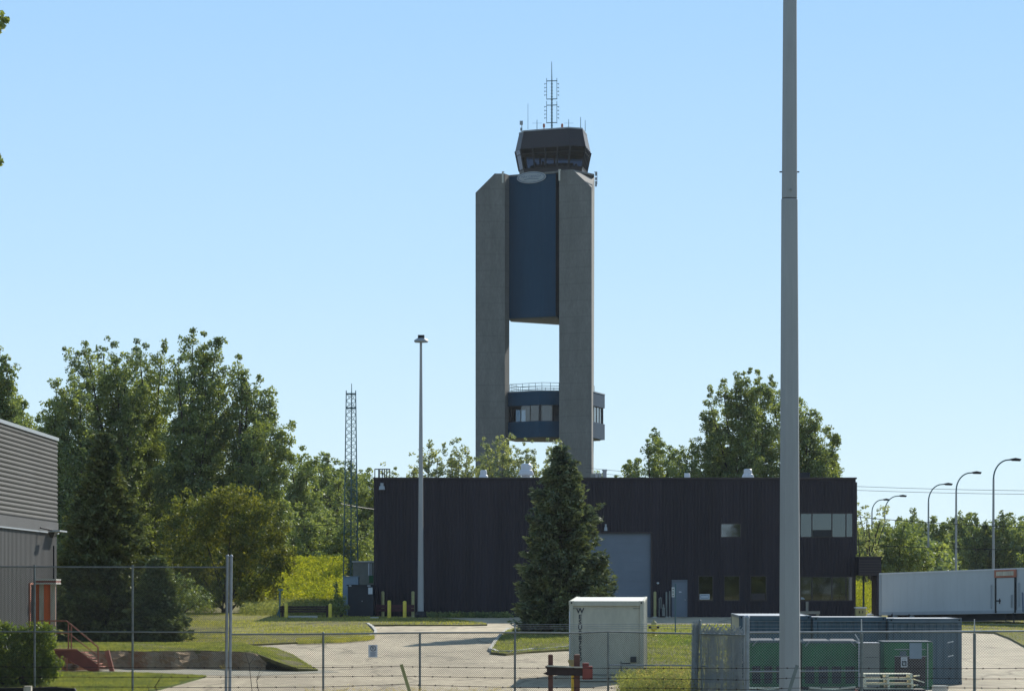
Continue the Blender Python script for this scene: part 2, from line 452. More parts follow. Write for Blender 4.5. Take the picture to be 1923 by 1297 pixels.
# eroded earth face of the bank
bk = MB(); cols = []
for i, x in enumerate(np.arange(-19.3, -8.75, .12)):
    c = []
    h = bank_h(x, cut_y(x))
    for k in range(7):
        t = k/6
        c.append((x+.03*math.sin(9*x+k*2), cut_y(x)-.02-.55*t-.06*math.sin(x*6.3+k*1.9)*math.sin(t*3.14)-.05*math.sin(x*15+k)*math.sin(t*3.14), GY(cut_y(x))+h*(1-t)**.8+.05*math.sin(x*11+k*3)*math.sin(t*3.14)-.03*t-.02))
    cols.append(c)
bk.add([p for c in cols for p in c], [(i*7+k, i*7+k+1, (i+1)*7+k+1, (i+1)*7+k) for i in range(len(cols)-1) for k in range(6)])
struct('dirt_bank', bk, M['dirt'])
mb, _ = sheet(px_poly([(185,1262),(185,1254),(420,1252),(600,1257),(640,1261),(480,1268),(395,1267),(300,1263)], .012), 2, lambda x, y: GY(y)+.012)
struct('gravel_path', mb, M['path_gravel'])
L3 = px_poly([(-320,1262),(70,1261),(250,1262),(388,1268),(345,1280),(300,1292),(250,1300),(-320,1300)], .05)
mb, Q3 = sheet(L3, 1.5, lambda x, y: GY(y)+.05, .08)
M['green_grass'] = mat('green_grass', (.115,.155,.035), .95, var=.2, scale=1, fine=.2, spec=.1)
struct('lawn_strip', mb, M['green_grass'])
L4 = px_poly([(922,1224),(928,1208),(940,1193),(952,1183),(985,1175),(1010,1172.5),(1400,1172),(1650,1173),(1650,1190),(1400,1215),(1400,1308),(1160,1308),(1180,1275),(1192,1250),(1150,1222),(1068,1217.5),(990,1222),(950,1226.5)], LAWN_H)
mb, Q4 = sheet(L4, 1.6, lambda x, y: GY(y)+LAWN_H+.025*math.sin(x*.9)*math.sin(y*.5), .14)
struct('lawn_island', mb, M['dry_grass_ground'])
L5 = px_poly([(1630,1157),(1630,1183),(1795,1183.5),(1868,1186),(1895,1196),(1923,1211),(1990,1250),(2200,1260),(2200,1157)], LAWN_H)
mb, Q5 = sheet(L5, 2, lambda x, y: GY(y)+LAWN_H, .14)
struct('lawn_verge', mb, M['dry_grass_ground'])

def kerb(name, pts, w=.14, h=.14):
    P = [G(a, b, .0) for a, b in pts]; mb = MB()
    Q = [P[0]]
    for a, b in zip(P[:-1], P[1:]):
        k = max(1, int((b-a).length/.8))
        for j in range(1, k+1): Q.append(a+(b-a)*(j/k))
    ring = []
    for i, p in enumerate(Q):
        t = (Q[min(i+1, len(Q)-1)]-Q[max(i-1, 0)]); t.z = 0; t.normalize(); nn = Vector((-t.y, t.x, 0))
        hh = h*(1+.12*math.sin(i*2.3)); z = Vector((0, 0, 1))
        ring.append([p-nn*w/2-z*.05, p-nn*w/2+z*hh, p+nn*w/2+z*hh, p+nn*w/2-z*.05])
    for i in range(len(ring)-1):
        mb.loft(ring[i], ring[i+1])
    struct(name, mb, M['kerb'])
kerb('kerb', [(560,1206),(600,1204.2),(640,1202),(690,1198),(704,1194),(706,1188),(700,1180),(690,1173.5)])
kerb('kerb', [(690,1172.6),(760,1172.2),(860,1172),(915,1171.5)], h=.10)
kerb('kerb', [(955,1183),(942,1193),(930,1208),(921,1222),(935,1227.5),(955,1227.5),(1000,1223),(1068,1218.5)])

# ------------------------------------------------------------------ foliage helpers
def arrays_mesh(name, co, quads, og, mlist):
    me = bpy.data.meshes.new(name)
    co = (co - np.array(og)).astype(np.float32)
    nq, k = quads.shape
    me.vertices.add(len(co)); me.vertices.foreach_set('co', co.ravel())
    me.loops.add(nq*k); me.loops.foreach_set('vertex_index', quads.astype(np.int32).ravel())
    me.polygons.add(nq); me.polygons.foreach_set('loop_start', (np.arange(nq)*k).astype(np.int32))
    me.update(calc_edges=True); me.validate()
    return me

def leaf_quads(pos, size, rng, aspect=.62, droop=0.0):
    n = len(pos)
    a = rng.normal(size=(n, 3)); a[:, 2] -= droop; a /= np.linalg.norm(a, axis=1)[:, None]
    b = rng.normal(size=(n, 3)); b -= (a*b).sum(1)[:, None]*a; b /= np.linalg.norm(b, axis=1)[:, None]
    s = (size*rng.uniform(.6, 1.35, n))[:, None]
    co = np.empty((n, 4, 3)); co[:, 0] = pos-a*s*.5; co[:, 2] = pos+a*s*.5
    co[:, 1] = pos+b*s*.5*aspect; co[:, 3] = pos-b*s*.5*aspect
    return co.reshape(-1, 3), np.arange(n*4).reshape(n, 4)

def clump_leaves(C, Rr, per, size, rng, squash=.8, aspect=.62):
    n = len(C); d = rng.normal(size=(n*per, 3)); d /= np.linalg.norm(d, axis=1)[:, None]
    r = rng.uniform(.25, 1, n*per)**.6
    p = np.repeat(C, per, 0) + d*(r*np.repeat(Rr, per))[:, None]*np.array([1, 1, squash])
    return leaf_quads(p, size, rng, aspect)

def add_crown(root, co, q, m, name='crown'):
    me = arrays_mesh(name, co, q, root.location, None)
    return link(name, me, m, root)

def column_tree(name, label, base_px, Y, cols, bot_py, m, group=None, leaf=.17, per=44, dens=1.0, spread=2.5, seed=1, trunk='trunk', base_z=None, cl=(.3,.6), tr=.22, lean=.35, full=1.0, grow=.4, fill=1.0, wide=1.0, cat='tree'):
    rng = np.random.default_rng(seed)
    bx = wx(base_px, Y); bz = zg(bx, Y) if base_z is None else base_z
    root = thing(name, label, cat, (bx, Y, bz), group)
    C = []; RR = []; tb = MB()
    zb = wz(bot_py, Y)
    for (px, py, rp) in cols:
        r = rp*Y/F*wide; tx = wx(px, Y); tz = wz(py, Y)-.5; dy = rng.uniform(-1, 1)*spread
        z = tz; k = 0
        while z > zb:
            t = (tz-z)/max(.1, (tz-zb))
            rad = r*min(1.0, .22+(tz-z)/(2.6*r))*rng.uniform(.8, 1.15)*(1+grow*t)
            x = tx+(bx-tx)*lean*t+rng.uniform(-.25, .25)*r+min(1, k/5)*.45*r*np.sin(k*.55+tx*3); y = Y+dy*(1-.3*t)+rng.uniform(-.2, .2)*r
            nn = max(1, int(dens*(2+9.5*(rad*rad)/(1.0+rad))))
            for j in range(nn):
                a = rng.uniform(0, 2*np.pi); q = rad*np.sqrt(rng.uniform(.12, 1))
                C.append((x+np.cos(a)*q, y+np.sin(a)*q, z+rng.uniform(-.5, .5)*.8)); RR.append(rng.uniform(*cl)*min(1, .55+rad*.4))
            if k > 2 and rng.uniform() < .16:       # a side bough turning upwards
                sgn = rng.choice([-1, 1]); o = rad*rng.uniform(.9, 1.35)
                for j in range(int(5*dens)+2):
                    u = rng.uniform(0, 1); C.append((x+sgn*o*(.6+.6*u)+rng.normal()*.15, y+rng.normal()*rad*.5, z+u*1.5)); RR.append(rng.uniform(*cl)*(1-.4*u))
            z -= rng.uniform(.35, .65)*max(.6, min(1.1, r)); k += 1
        # limb
        p0 = Vector((bx, Y, bz+(tz-bz)*rng.uniform(.12, .3))); pm = Vector(((bx+tx)/2+rng.uniform(-.3, .3), Y+dy*.6, bz+(tz-bz)*.55)); p1 = Vector((tx, Y+dy, tz-.8))
        tb.tube(p0, pm, tr*.55, tr*.35, 6); tb.tube(pm, p1, tr*.35, .03, 6)
    top = max(wz(c[1], Y) for c in cols)
    xa, xb = min(wx(c[0], Y) for c in cols), max(wx(c[0], Y) for c in cols); hw = (xb-xa)/2
    for j in range(int(fill*dens*hw*(top-zb)*1.3)):
        d_ = rng.normal(size=3); d_ /= np.linalg.norm(d_); q = rng.uniform(.1, 1)**.4
        C.append(((xa+xb)/2+d_[0]*q*hw*.95, Y+d_[1]*q*spread, (zb+(top-zb)*.47)+d_[2]*q*(top-zb)*.40)); RR.append(rng.uniform(*cl))
    tb.tube((bx, Y, bz-.1), (bx+.05, Y, bz+(top-bz)*.35), tr*1.1, tr*.75, 8)
    tb.tube((bx+.05, Y, bz+(top-bz)*.35), (bx, Y+.1, bz+(top-bz)*.7), tr*.75, tr*.35, 8)
    part(root, 'trunk', tb, M[trunk], smooth=True)
    C = np.array(C); RR = np.array(RR)
    co, q = clump_leaves(C, RR, per, leaf, rng)
    add_crown(root, co, q, M[m])
    return root

def lobe_bush(name, label, lobes, Y, base_px, m, group=None, leaf=.2, per=24, clumps=60, seed=1, cl=(.25,.5), depth=1.0, cat='bush', base_z=None, stems=True, droop=0):
    """lobes: (px, py, rx_px, ry_px)"""
    rng = np.random.default_rng(seed); bx = wx(base_px, Y); bz = zg(bx, Y) if base_z is None else base_z
    root = thing(name, label, cat, (bx, Y, bz), group); C = []; RR = []; tb = MB()
    for (px, py, rx, ry) in lobes:
        c = np.array(W(px, py, Y)); a, b = rx*Y/F, ry*Y/F; c[1] += rng.uniform(-.5, .5)*a*depth
        n = max(4, int(2.6*clumps*(a*b)/4))
        d = rng.normal(size=(n, 3)); d /= np.linalg.norm(d, axis=1)[:, None]; r = rng.uniform(.1, 1, n)**.42
        C.append(c+d*r[:, None]*np.array([a, a*depth, b])*rng.uniform(.85, 1.1, n)[:, None]); RR.append(rng.uniform(*cl, n))
        if stems: tb.tube((bx+rng.uniform(-.3, .3), Y, bz-.05), (c[0], c[1], c[2]), .06, .015, 5)
    C = np.concatenate(C); RR = np.concatenate(RR); k = C[:, 2] > bz+.1; C = C[k]; RR = RR[k]
    co, q = clump_leaves(C, RR, per, leaf, rng)
    if stems: part(root, 'stem', tb, M['trunk'])
    add_crown(root, co, q, M[m], 'foliage')
    return root

def conifer(name, label, base_px, Y, top_py, radius, m, seed=1, bulge=None, needle=.16, group=None, low=.3, nd=1.0):
    rng = np.random.default_rng(seed); bx = wx(base_px, Y); bz = GY(Y) if Y < 205 else zg(bx, Y); H = wz(top_py, Y)-bz
    root = thing(name, label, 'tree', (bx, Y, bz), group); tb = MB(); tb.tube((bx, Y, bz-.1), (bx, Y, bz+H*.97), .17*H/9, .02, 8)
    P = []
    z = low
    while z < H:
        t = z/H; Rz = radius*((1-t)**.82)*(1.0 if t > .12 else .82+1.5*t)+.10
        nb = max(5, int(9+9*(1-t)))
        for b in range(nb):
            a = rng.uniform(0, 2*np.pi); L = Rz*(.80+.13*np.sin(a*4+t*23)+.10*np.sin(a*7-t*41))*rng.uniform(.82, 1.15)
            if bulge: L = bulge(t, a)*rng.uniform(.8, 1.12)*(.86+.13*np.sin(a*5+t*23))+.08
            if rng.uniform() < .12: L *= 1.22
            up = .28*(t-.35)*L-.05*L; k = int(L*8*nd)+3
            s = rng.uniform(.1, 1, k)**.75; s[0] = 1.0
            x = np.cos(a)*L*s; y = np.sin(a)*L*s; zz = z+up*s-.16*L*np.sin(s*np.pi*.8)+.20*L*(s**3)
            w = (.03+.20*L*(1-s))[:, None]
            off = rng.normal(size=(k, 3))*np.array([1, 1, .25])*w
            P.append(np.stack([bx+x, Y+y, bz+zz], 1)+off)
            if L > .5: tb.tube((bx, Y, bz+z), (bx+np.cos(a)*L*.8, Y+np.sin(a)*L*.8, bz+z+up*.8), .025, .008, 4, False)
        z += rng.uniform(.17, .30)*(1.25-.5*t)*H/9.5
    P = np.concatenate(P); n = len(P)
    T = rng.uniform(.8, 1.35, n); P = np.repeat(P, 15, 0)+rng.normal(size=(n*15, 3))*np.array([.085, .085, .05])*np.repeat(T, 15)[:, None]
    rad = P-np.array([bx, Y, 0]); rad[:, 2] = 0; rad /= np.linalg.norm(rad, axis=1)[:, None]+1e-6
    a = rad+rng.normal(size=P.shape)*.55; a[:, 2] += .1; a /= np.linalg.norm(a, axis=1)[:, None]
    b = rng.normal(size=P.shape); b -= (a*b).sum(1)[:, None]*a; b /= np.linalg.norm(b, axis=1)[:, None]
    s = (needle*rng.uniform(.6, 1.4, len(P)))[:, None]
    co = np.empty((len(P), 4, 3)); co[:, 0] = P-a*s*.5; co[:, 2] = P+a*s*.6; co[:, 1] = P+b*s*.2; co[:, 3] = P-b*s*.2
    part(root, 'trunk', tb, M['trunk'])
    add_crown(root, co.reshape(-1, 3), np.arange(len(P)*4).reshape(-1, 4), M[m])
    return root

def in_poly(x, y, Q):
    c = np.zeros(len(x), bool); n = len(Q); j = n-1
    for i in range(n):
        xi, yi, xj, yj = Q[i][0], Q[i][1], Q[j][0], Q[j][1]
        if yi != yj:
            k = ((yi > y) != (yj > y)) & (x < (xj-xi)*(y-yi)/(yj-yi)+xi); c ^= k
        j = i
    return c

def blades(name, label, Q, n, h, w, m, zf, seed, patchy=0.0, lean=.35):
    rng = np.random.default_rng(seed); X = [q[0] for q in Q]; Yv = [q[1] for q in Q]
    x = rng.uniform(min(X), max(X), n); y = rng.uniform(min(Yv), max(Yv), n); k = in_poly(x, y, Q)
    if patchy:
        f = np.sin(x*1.3+np.sin(y*.7)*2)+np.sin(y*1.1+x*.4)+.7*np.sin(x*3.7+y*2.1)
        k &= f > rng.normal(size=n)*.8+patchy-1
    x = x[k]; y = y[k]; n = len(x)
    z = np.array([zf(a, b) for a, b in zip(x, y)])
    hh = h*rng.uniform(.45, 1.5, n); a = rng.uniform(0, 6.28, n); ww = w*rng.uniform(.6, 1.4, n)
    co = np.empty((n, 3, 3)); co[:, 0, 0] = x-np.cos(a)*ww; co[:, 0, 1] = y-np.sin(a)*ww; co[:, 0, 2] = z-.01
    co[:, 1, 0] = x+np.cos(a)*ww; co[:, 1, 1] = y+np.sin(a)*ww; co[:, 1, 2] = z-.01
    co[:, 2, 0] = x+rng.normal(size=n)*hh*lean; co[:, 2, 1] = y+rng.normal(size=n)*hh*lean; co[:, 2, 2] = z+hh
    me = arrays_mesh(name, co.reshape(-1, 3), np.arange(n*3).reshape(-1, 3), (0, 0, 0), None)
    o = link(name, me, m, None); tag(o, label, 'grass', kind='stuff'); return o

def vv(Q): return [(q.x, q.y) if hasattr(q, 'x') else q for q in Q]
blades('lawn_grass', 'short sunlit mown grass on the lawn in front of the tall poplars', vv(Q1), 130000, .045, .022, M['blade'], lambda x, y: GY(y)+LAWN_H, 1)
blades('mound_grass', 'short green grass on the low mound above the cut dirt bank', vv(Q2), 60000, .05, .018, M['blade_green'], lambda x, y: GY(y)+bank_h(x, y), 2)
blades('strip_grass', 'bright green grass strip at the lower left behind the fence', vv(Q3), 50000, .05, .016, M['blade_green'], lambda x, y: GY(y)+.05, 3)
blades('island_grass', 'rough green grass around the spruce and the fire hydrant', vv(Q4), 110000, .07, .02, M['blade_green'], lambda x, y: GY(y)+LAWN_H, 4)
blades('verge_grass', 'dry grass verge under the white trailer', vv(Q5), 70000, .05, .02, M['blade'], lambda x, y: GY(y)+LAWN_H, 5)

# ------------------------------------------------------------------ control tower
TY = 392.0
def TP(px, Y): return (wx(px, Y), Y)
tw = thing('control_tower', 'tall concrete airport control tower with blue panels and a glazed cab on top', 'control tower', (wx(1010, 396), 396, zg(0, 396)))
zb = zg(0, 396)-.1
ZT = wz(318, 390)
# left leg, outer top corner cut off
pl = [TP(893,394), TP(948,394), TP(957,398), TP(900,399.5)]
zc = wz(362, 394)
mbx = MB()
fr = [(wx(893,394),394,zb),(wx(948,394),394,zb),(wx(948,394),394,ZT),(wx(929,394),394,ZT),(wx(893,394),394,zc)]
bk_ = [(wx(900,399.5),399.5,zb),(wx(956.5,395.7),395.7,zb),(wx(956.5,395.7),395.7,ZT),(wx(936,399.5),399.5,ZT),(wx(900,399.5),399.5,zc)]
mbx.loft(fr, bk_); part(tw, 'leg', mbx, M['concrete'], label='left concrete leg with its outer top corner cut away')
mbx = MB(); A = (1050,391); B = (1111,388.8); Cc = (1116,397.5); D = (1056,397)
pts = [(*TP(*q), zb) for q in (A, B, (1114,397.5), D)] + [(*TP(*A), ZT), (*TP(*D), ZT), (wx(1075,390.1),390.1,ZT), (*TP(*B), wz(352,388.8)), (*TP(1116.5,397.5), ZT), (*TP(1115,397.5), wz(352,397.5))]
mbx.hull(pts); part(tw, 'leg', mbx, M['concrete'], label='right concrete leg with a sunlit cut corner')
mbx = MB().prism([TP(1066,400.5), TP(1112,399.5), TP(1112.5,404), TP(1066,404.5)], zb, ZT-.3); part(tw, 'leg', mbx, M['concrete'])
# blue panelled box between the legs
zu = wz(600, 395.5)
P3 = [TP(955,395.7), TP(1043.5,392.3), TP(1050,395.2), TP(1066,402), TP(1060,403.5), TP(960,398.2)]
mbx = MB().prism(P3, zu+.15, ZT-.2); pb = part(tw, 'blue_panel', mbx, M['blue_panel'])
a0 = Vector((*TP(957,395.6),0)); a1 = Vector((*TP(1043.5,392.3),0)); dv = (a1-a0); nvec = Vector((dv.y, -dv.x, 0)).normalized(); du = dv.normalized()
mbx = MB()
for i in range(1, 3):
    p = a0+dv*(i/3)+nvec*.0
    q = [p-du*.03, p+du*.03, p+du*.03+nvec*.008, p-du*.03+nvec*.008]
    mbx.prism([(v.x, v.y) for v in q[::-1]][::-1], zu+.3, ZT-.4)
part(pb, 'seam', mbx, M['blue_panel'])
P3b = [TP(956.5,396.0), TP(1046,392.9), TP(1050.5,396), TP(1066,402.3), TP(1060,403.8), TP(960,398.6)]
part(tw, 'soffit', MB().prism(P3b, zu-.02, zu+.15), M['concrete'])
# oval sign on the panel
ang = math.atan2(dv.y, dv.x)
t_ = (999.5-957)/(1044-957); sc_ = a0+dv*t_+nvec*.10; sc_.z = wz(333.5, 393.9)
def oval(mb, c, rx, rz, th, n=40):
    f = []; b = []
    for i in range(n):
        t = 2*math.pi*i/n; p = c+du*(rx*math.cos(t))+Vector((0,0,rz*math.sin(t)))
        f.append(p+nvec*th); b.append(p)
    mb.loft(b, f); return mb
sg = part(tw, 'oval_sign', oval(MB(), sc_, 2.02, .70, .06), M['sign_grey'])
part(sg, 'ring', oval(MB(), sc_+nvec*.06, 1.86, .61, .012), M['mark_blue'])
part(sg, 'face', oval(MB(), sc_+nvec*.072, 1.76, .54, .012), M['sign_grey'])
text_part(sg, 'lettering', 'NAV CANADA', .42, sc_+nvec*.09+Vector((0,0,.12)), (R(90), 0, ang), M['mark_blue'], .004)
wv = MB()
pr = None
for i in range(13):
    t = i/12; p = sc_+nvec*.09+du*(-1.0+2.0*t)+Vector((0,0,-.24+.11*math.sin(t*math.pi)))
    if pr is not None: wv.tube(pr, p, .035, .035, 5)
    pr = p
part(sg, 'mark', wv, M['mark_blue'])
for px, Y, y0, y1 in ((944,393.6,323,343),(1050.5,390.6,319,339)):
    part(tw, 'bracket', MB().pbox(px-1.6, px+1.6, y0, y1, Y-.3, .3).pbox(px-1.6, px+3, y0-1, y0+.5, Y-.35, .5), M['off_white'])
bb = MB()
for z0, z1 in ((324,330),(333,338),(340,350)): bb.pbox(1117.5, 1121, z0, z1, 391.5, .25)
bb.pbox(1116,1121.5,322.5,323.5,391.5,.25).pbox(1121,1121.8,323,346,391.5,.2)
part(tw, 'antenna_bracket', bb, M['steel'])
for py in (362, 655):                       # thin drip bands
    pass
# top slab
part(tw, 'top_slab', MB().prism([TP(929,394.2),TP(957,395.8),TP(1044,392.1),TP(1050,391.2),TP(1074,390.4),TP(1116,394.8),TP(1112,404),TP(1060,404),TP(938,399)], ZT-.18, ZT+.04), M['concrete'])
# cab
V = [(977,394.3),(1071,391),(1100,391.9),(1109.6,398),(1098,400.5),(985,398.6),(967.4,396.6)]
cc = Vector((wx(1038.5,395.5), 395.5, 0))
def ring(s, z):
    o = []
    for q in V:
        p = Vector((*TP(*q), 0)); o.append(Vector((cc.x+(p.x-cc.x)*s, cc.y+(p.y-cc.y)*s, z)))
    return o
zm = wz(277.5, 393); zt = wz(244, 393); z0 = wz(321, 392); zs = wz(313, 392); zl = wz(286, 392.5)
cab = part(tw, 'cab_roof', MB().loft(ring(1.0, zm), ring(.895, zt)), M['tower_brown'])
part(cab, 'roof_edge', MB().loft(ring(.905, zt-.02), ring(.90, zt+.14)), M['sign_grey'])
sf = lambda z: .87+(z-z0)/(zm-z0)*.13
part(tw, 'cab_sill', MB().loft(ring(.872, z0-.25), ring(sf(zs)+.004, zs)), M['tower_brown'])
part(tw, 'cab_floor', MB().loft(ring(sf(zs)-.05, zs-.25), ring(sf(zs)-.05, zs-.1)), M['interior'])
part(tw, 'console', MB().loft(ring(.62, zs-.1), ring(.60, zs+.55)), M['interior'])
part(tw, 'cab_shade', MB().loft(ring(sf(zl)-.03, zl+.1), ring(.96, zm-.03), False), M['dark_metal'])
n = len(V)
for i in range(n):
    a_, b_ = ring(sf(zs), zs)[i], ring(sf(zs), zs)[(i+1)%n]; c_, d_ = ring(.998, zm)[(i+1)%n], ring(.998, zm)[i]
    w_ = part(tw, 'cab_window', MB().add([a_, b_, c_, d_], [(0,1,2,3)]), M['glass_cab'])
    ln = (b_-a_).length; k = 2 if ln > 4 else 1
    mm = MB()
    for j in range(0, k*2 if k == 2 else 1):
        t = j/(k*2 if k == 2 else 1)
        mm.tube(a_.lerp(b_, t), d_.lerp(c_, t), .10, .10, 6)
    mm.tube(a_, b_, .08, .08, 6); mm.tube(a_.lerp(d_, (zl-zs)/(zm-zs)), b_.lerp(c_, (zl-zs)/(zm-zs)), .05, .05, 6)
    part(w_, 'window_frame', mm, M['dark_metal'])
pp = MB()
for x, y, h in ((1005,394,.9),(1020,393.5,1.1),(1026,394,.7),(1074,393,.8),(1082,393.5,.6)):
    pp.pbox(x-2.2, x+2.2, 313-h*9, 314, y, .4)
part(tw, 'monitor', pp, M['dark_metal'])
# mast with its dipoles
AM = 395.0
ms = MB(); ms.tube(W(1036.3,243,AM), W(1036.3,150,AM), .10, .07, 6); ms.tube(W(1036.3,150,AM), W(1036,116,AM), .06, .03, 6)
for py in range(158, 240, 6): ms.tube(W(1034.3,py,AM), W(1038.3,py,AM), .04, .04, 4)
mst = part(tw, 'antenna_mast', ms, M['lattice'])
for yy in (152.5,186.5,198,231):
    part(mst, 'crossarm', MB().tube(W(1026,yy,AM), W(1046.5,yy-.5,AM), .055, .055, 5), M['lattice'])
for px, s in ((1026.5,-1),(1045.7,1)):
    for y0, y1 in ((147,187),(190,232)):
        d_ = MB().tube(W(px,y0,AM), W(px,y1,AM), .035, .035, 5)
        for k in range(4):
            yy = y0+11+k*7; d_.tube(W(px,yy,AM), W(px+s*3.6,yy-.5,AM), .03, .03, 4).tube(W(px+s*3.6,yy-1.5,AM), W(px+s*3.6,yy+1.5,AM), .03, .03, 4)
        part(mst, 'dipole', d_, M['lattice'])
for px, y0, y1, r in ((991.5,195,243,.03),(1008.5,225,243,.045),(1068,224,244,.045),(1090.5,220,245,.05),(1099,226,247,.04)):
    q = MB().tube(W(px,y1,AM-2), W(px,y0,AM-2), r, r*.7, 5)
    if px in (1008.5,1068): q.tube(W(px-9,231.5,AM-2), W(px+9,231.5,AM-2), .014, .014, 4)
    part(tw, 'whip_antenna', q, M['lattice'])
q = MB().tube(W(980.5,250,AM-1), W(980,234,AM-1), .05, .05, 5); q.pbox(976,982,227,234,AM-1.2,.4); q.pbox(977,981,240,245,AM-1.2,.4)
part(tw, 'camera_post', q, M['steel'])
for px in (1021.5, 1055.7):
    part(tw, 'obstruction_light', MB().tube(W(px,243,AM-2),W(px,240,AM-2),.05).lathe(W(px,240,AM-2), [(.1,0),(.14,.1),(.13,.42),(.05,.5)], 8), M['rust_red'])
# lower pod
pc = Vector((wx(1037,398), 398, 0)); PR = 6.65
def hx(r, z, off=0): return [Vector((pc.x+r*math.cos(R(a)), pc.y+r*math.sin(R(a)), z)) for a in (-164,-104,-44,16,76,136)]
zt_ = wz(734, 391.6); zwt = wz(759.5, 391.6); zwb = wz(790, 391.6); zbt = wz(820, 391.6)
part(tw, 'pod_band', MB().loft(hx(PR, zwt), hx(PR, zt_)), M['blue_panel'], label='upper blue band of the lower pod')
part(tw, 'pod_band', MB().loft(hx(PR, zbt), hx(PR, zwb)), M['blue_panel'], label='lower blue band of the lower pod')
part(tw, 'pod_roof', MB().loft(hx(PR+.05, zt_), hx(PR+.05, zt_+.12)), M['sign_grey'])
part(tw, 'pod_soffit', MB().loft(hx(PR-.6, zbt-.12), hx(PR-.5, zbt)), M['concrete'])
hb, ht = hx(PR-.35, zwb), hx(PR-.35, zwt)
for i in range(6):
    a_, b_, c_, d_ = hb[i], hb[(i+1)%6], ht[(i+1)%6], ht[i]
    w_ = part(tw, 'pod_window', MB().add([a_, b_, c_, d_], [(0,1,2,3)]), M['glass_pod']); mm = MB()
    for t in (0, .25, .5, .75): mm.tube(a_.lerp(b_, t), d_.lerp(c_, t), .06 if t else .16, None, 6)
    mm.tube(a_, b_, .05, None, 6); mm.tube(d_, c_, .05, None, 6)
    part(w_, 'window_frame', mm, M['dark_metal'])
part(tw, 'pod_core', MB().prism([(pc.x-3.2,pc.y-2.2),(pc.x+5.0,pc.y-2.2),(pc.x+5.0,pc.y+3),(pc.x-3.2,pc.y+3)], zwb, zwt), M['interior'])
bl = MB()
for i, t0, t1, hh in ((0,.62,.72,.9),(1,.04,.2,1.0),(1,.28,.42,.4)):
    a_, b_ = hx(PR-.7, zwb)[i], hx(PR-.7, zwb)[(i+1)%6]; u0, u1 = a_.lerp(b_, t0), a_.lerp(b_, t1); z = Vector((0,0,(zwt-zwb)*hh))
    bl.add([u0, u1, u1+z, u0+z], [(0,1,2,3)])
part(tw, 'blind', bl, M['blind'])
rl = MB(); rb = hx(PR*.80, zt_)
for a_, b_ in zip(rb, rb[1:]+rb[:1]):
    for hgt in (.35, .72, 1.08): rl.tube(a_+Vector((0,0,hgt)), b_+Vector((0,0,hgt)), .03, .03, 5)
    for t in (0, .2, .4, .6, .8): p = a_.lerp(b_, t); rl.tube(p, p+Vector((0,0,1.08)), .03, .03, 5)
part(tw, 'railing', rl, M['lattice'])

# ------------------------------------------------------------------ brown clad building
BY = 188.0; BZ = 1.40
bd = thing('brown_building', 'long dark brown clad two storey building with a big blue garage door', 'building', (wx(1150,BY), BY, BZ))
x0, x1 = wx(702, BY), wx(1607, BY); zr = wz(899, BY)
def rc(a, b, c, d): return (wx(a,BY), wx(b,BY), wz(d,BY), wz(c,BY))    # px0,px1,py0,py1 -> x0,x1,z0,z1
garage = rc(1104,1222,1001,1162); door = rc(1260.5,1291,1088,1158)
wins = [rc(1311,1340,1080,1128), rc(1359,1390,1080,1128), rc(1409,1440,1080,1128)]
upw = rc(1353,1392,982,1009)
band_u = rc(1476,1602.5,962.5,1009); band_l = rc(1476,1602.5,1081.5,1128)
holes = [garage, door, upw, band_u, band_l]+wins
def wall(xa, xb, za, zb_, holes, Y, d):
    mb = MB(); xs = sorted({xa, xb}|{h[0] for h in holes}|{h[1] for h in holes})
    for u, v in zip(xs[:-1], xs[1:]):
        hs = sorted([(h[2], h[3]) for h in holes if h[0] <= u+1e-6 and h[1] >= v-1e-6]); z = za
        for a, b in hs:
            if a > z: mb.box(u, v, Y, Y+d, z, a)
            z = b
        if z < zb_: mb.box(u, v, Y, Y+d, z, zb_)
    return mb
zg0 = BZ-.25
wl = part(bd, 'wall', wall(x0, x1, zg0, zr, holes, BY, .25), M['brown_cladding'])
rb = MB(); x = x0+.05; k = 0
while x < x1-.06:
    hs = sorted([(h[2]-.02, h[3]+.02) for h in holes if h[0]-.06 < x < h[1]+.01]); z = zg0
    for a, b in hs+[(zr-.15, 99)]:
        if a > z: 
            rb.add([(x,BY,z),(x+.03,BY-.028,z),(x+.085,BY-.028,z),(x+.115,BY,z),(x,BY,a),(x+.03,BY-.028,a),(x+.085,BY-.028,a),(x+.115,BY,a)], [(0,1,5,4),(1,2,6,5),(2,3,7,6),(4,5,6,7),(3,2,1,0)])
        z = max(z, b)
        if z > 50: break
    x += .2
part(wl, 'cladding_rib', rb, M['brown_cladding'])
mb = MB().box(x0, x0+.25, BY+.25, BY+20, zg0, zr).box(x1-.25, x1, BY+.25, BY+20, zg0, zr).box(x0, x1, BY+20, BY+20.25, zg0, zr)
part(bd, 'wall', mb, M['brown_cladding'], label='side and back walls')
part(bd, 'roof', MB().box(x0+.25, x1-.25, BY+.25, BY+20, zr-.6, zr-.35), M['roof_gravel'])
part(bd, 'coping', MB().box(x0-.04, x1+.06, BY-.09, BY+.32, zr, zr+.09).box(x0-.04,x0+.3,BY+.32,BY+20.3,zr,zr+.09).box(x1-.25,x1+.06,BY+.32,BY+20.3,zr,zr+.09), M['brown_trim'])
part(bd, 'floor', MB().box(x0+.3, x1-.3, BY+.3, BY+19.9, BZ-.2, BZ+.02).box(x0+14, x1-.3, BY+.3, BY+19.9, BZ+3.0, BZ+3.2), M['interior'])
part(bd, 'partition', MB().box(x0+.3, x1-.3, BY+5.5, BY+5.7, BZ, zr-.6), M['interior'])
gd = MB(); nz = 9; a, b, c, d = garage
for i in range(nz):
    gd.box(a, b, BY+.10, BY+.16, c+(d-c)*i/nz+.004, c+(d-c)*(i+1)/nz-.004)
gd.box(a, b, BY+.16, BY+.2, c, d)
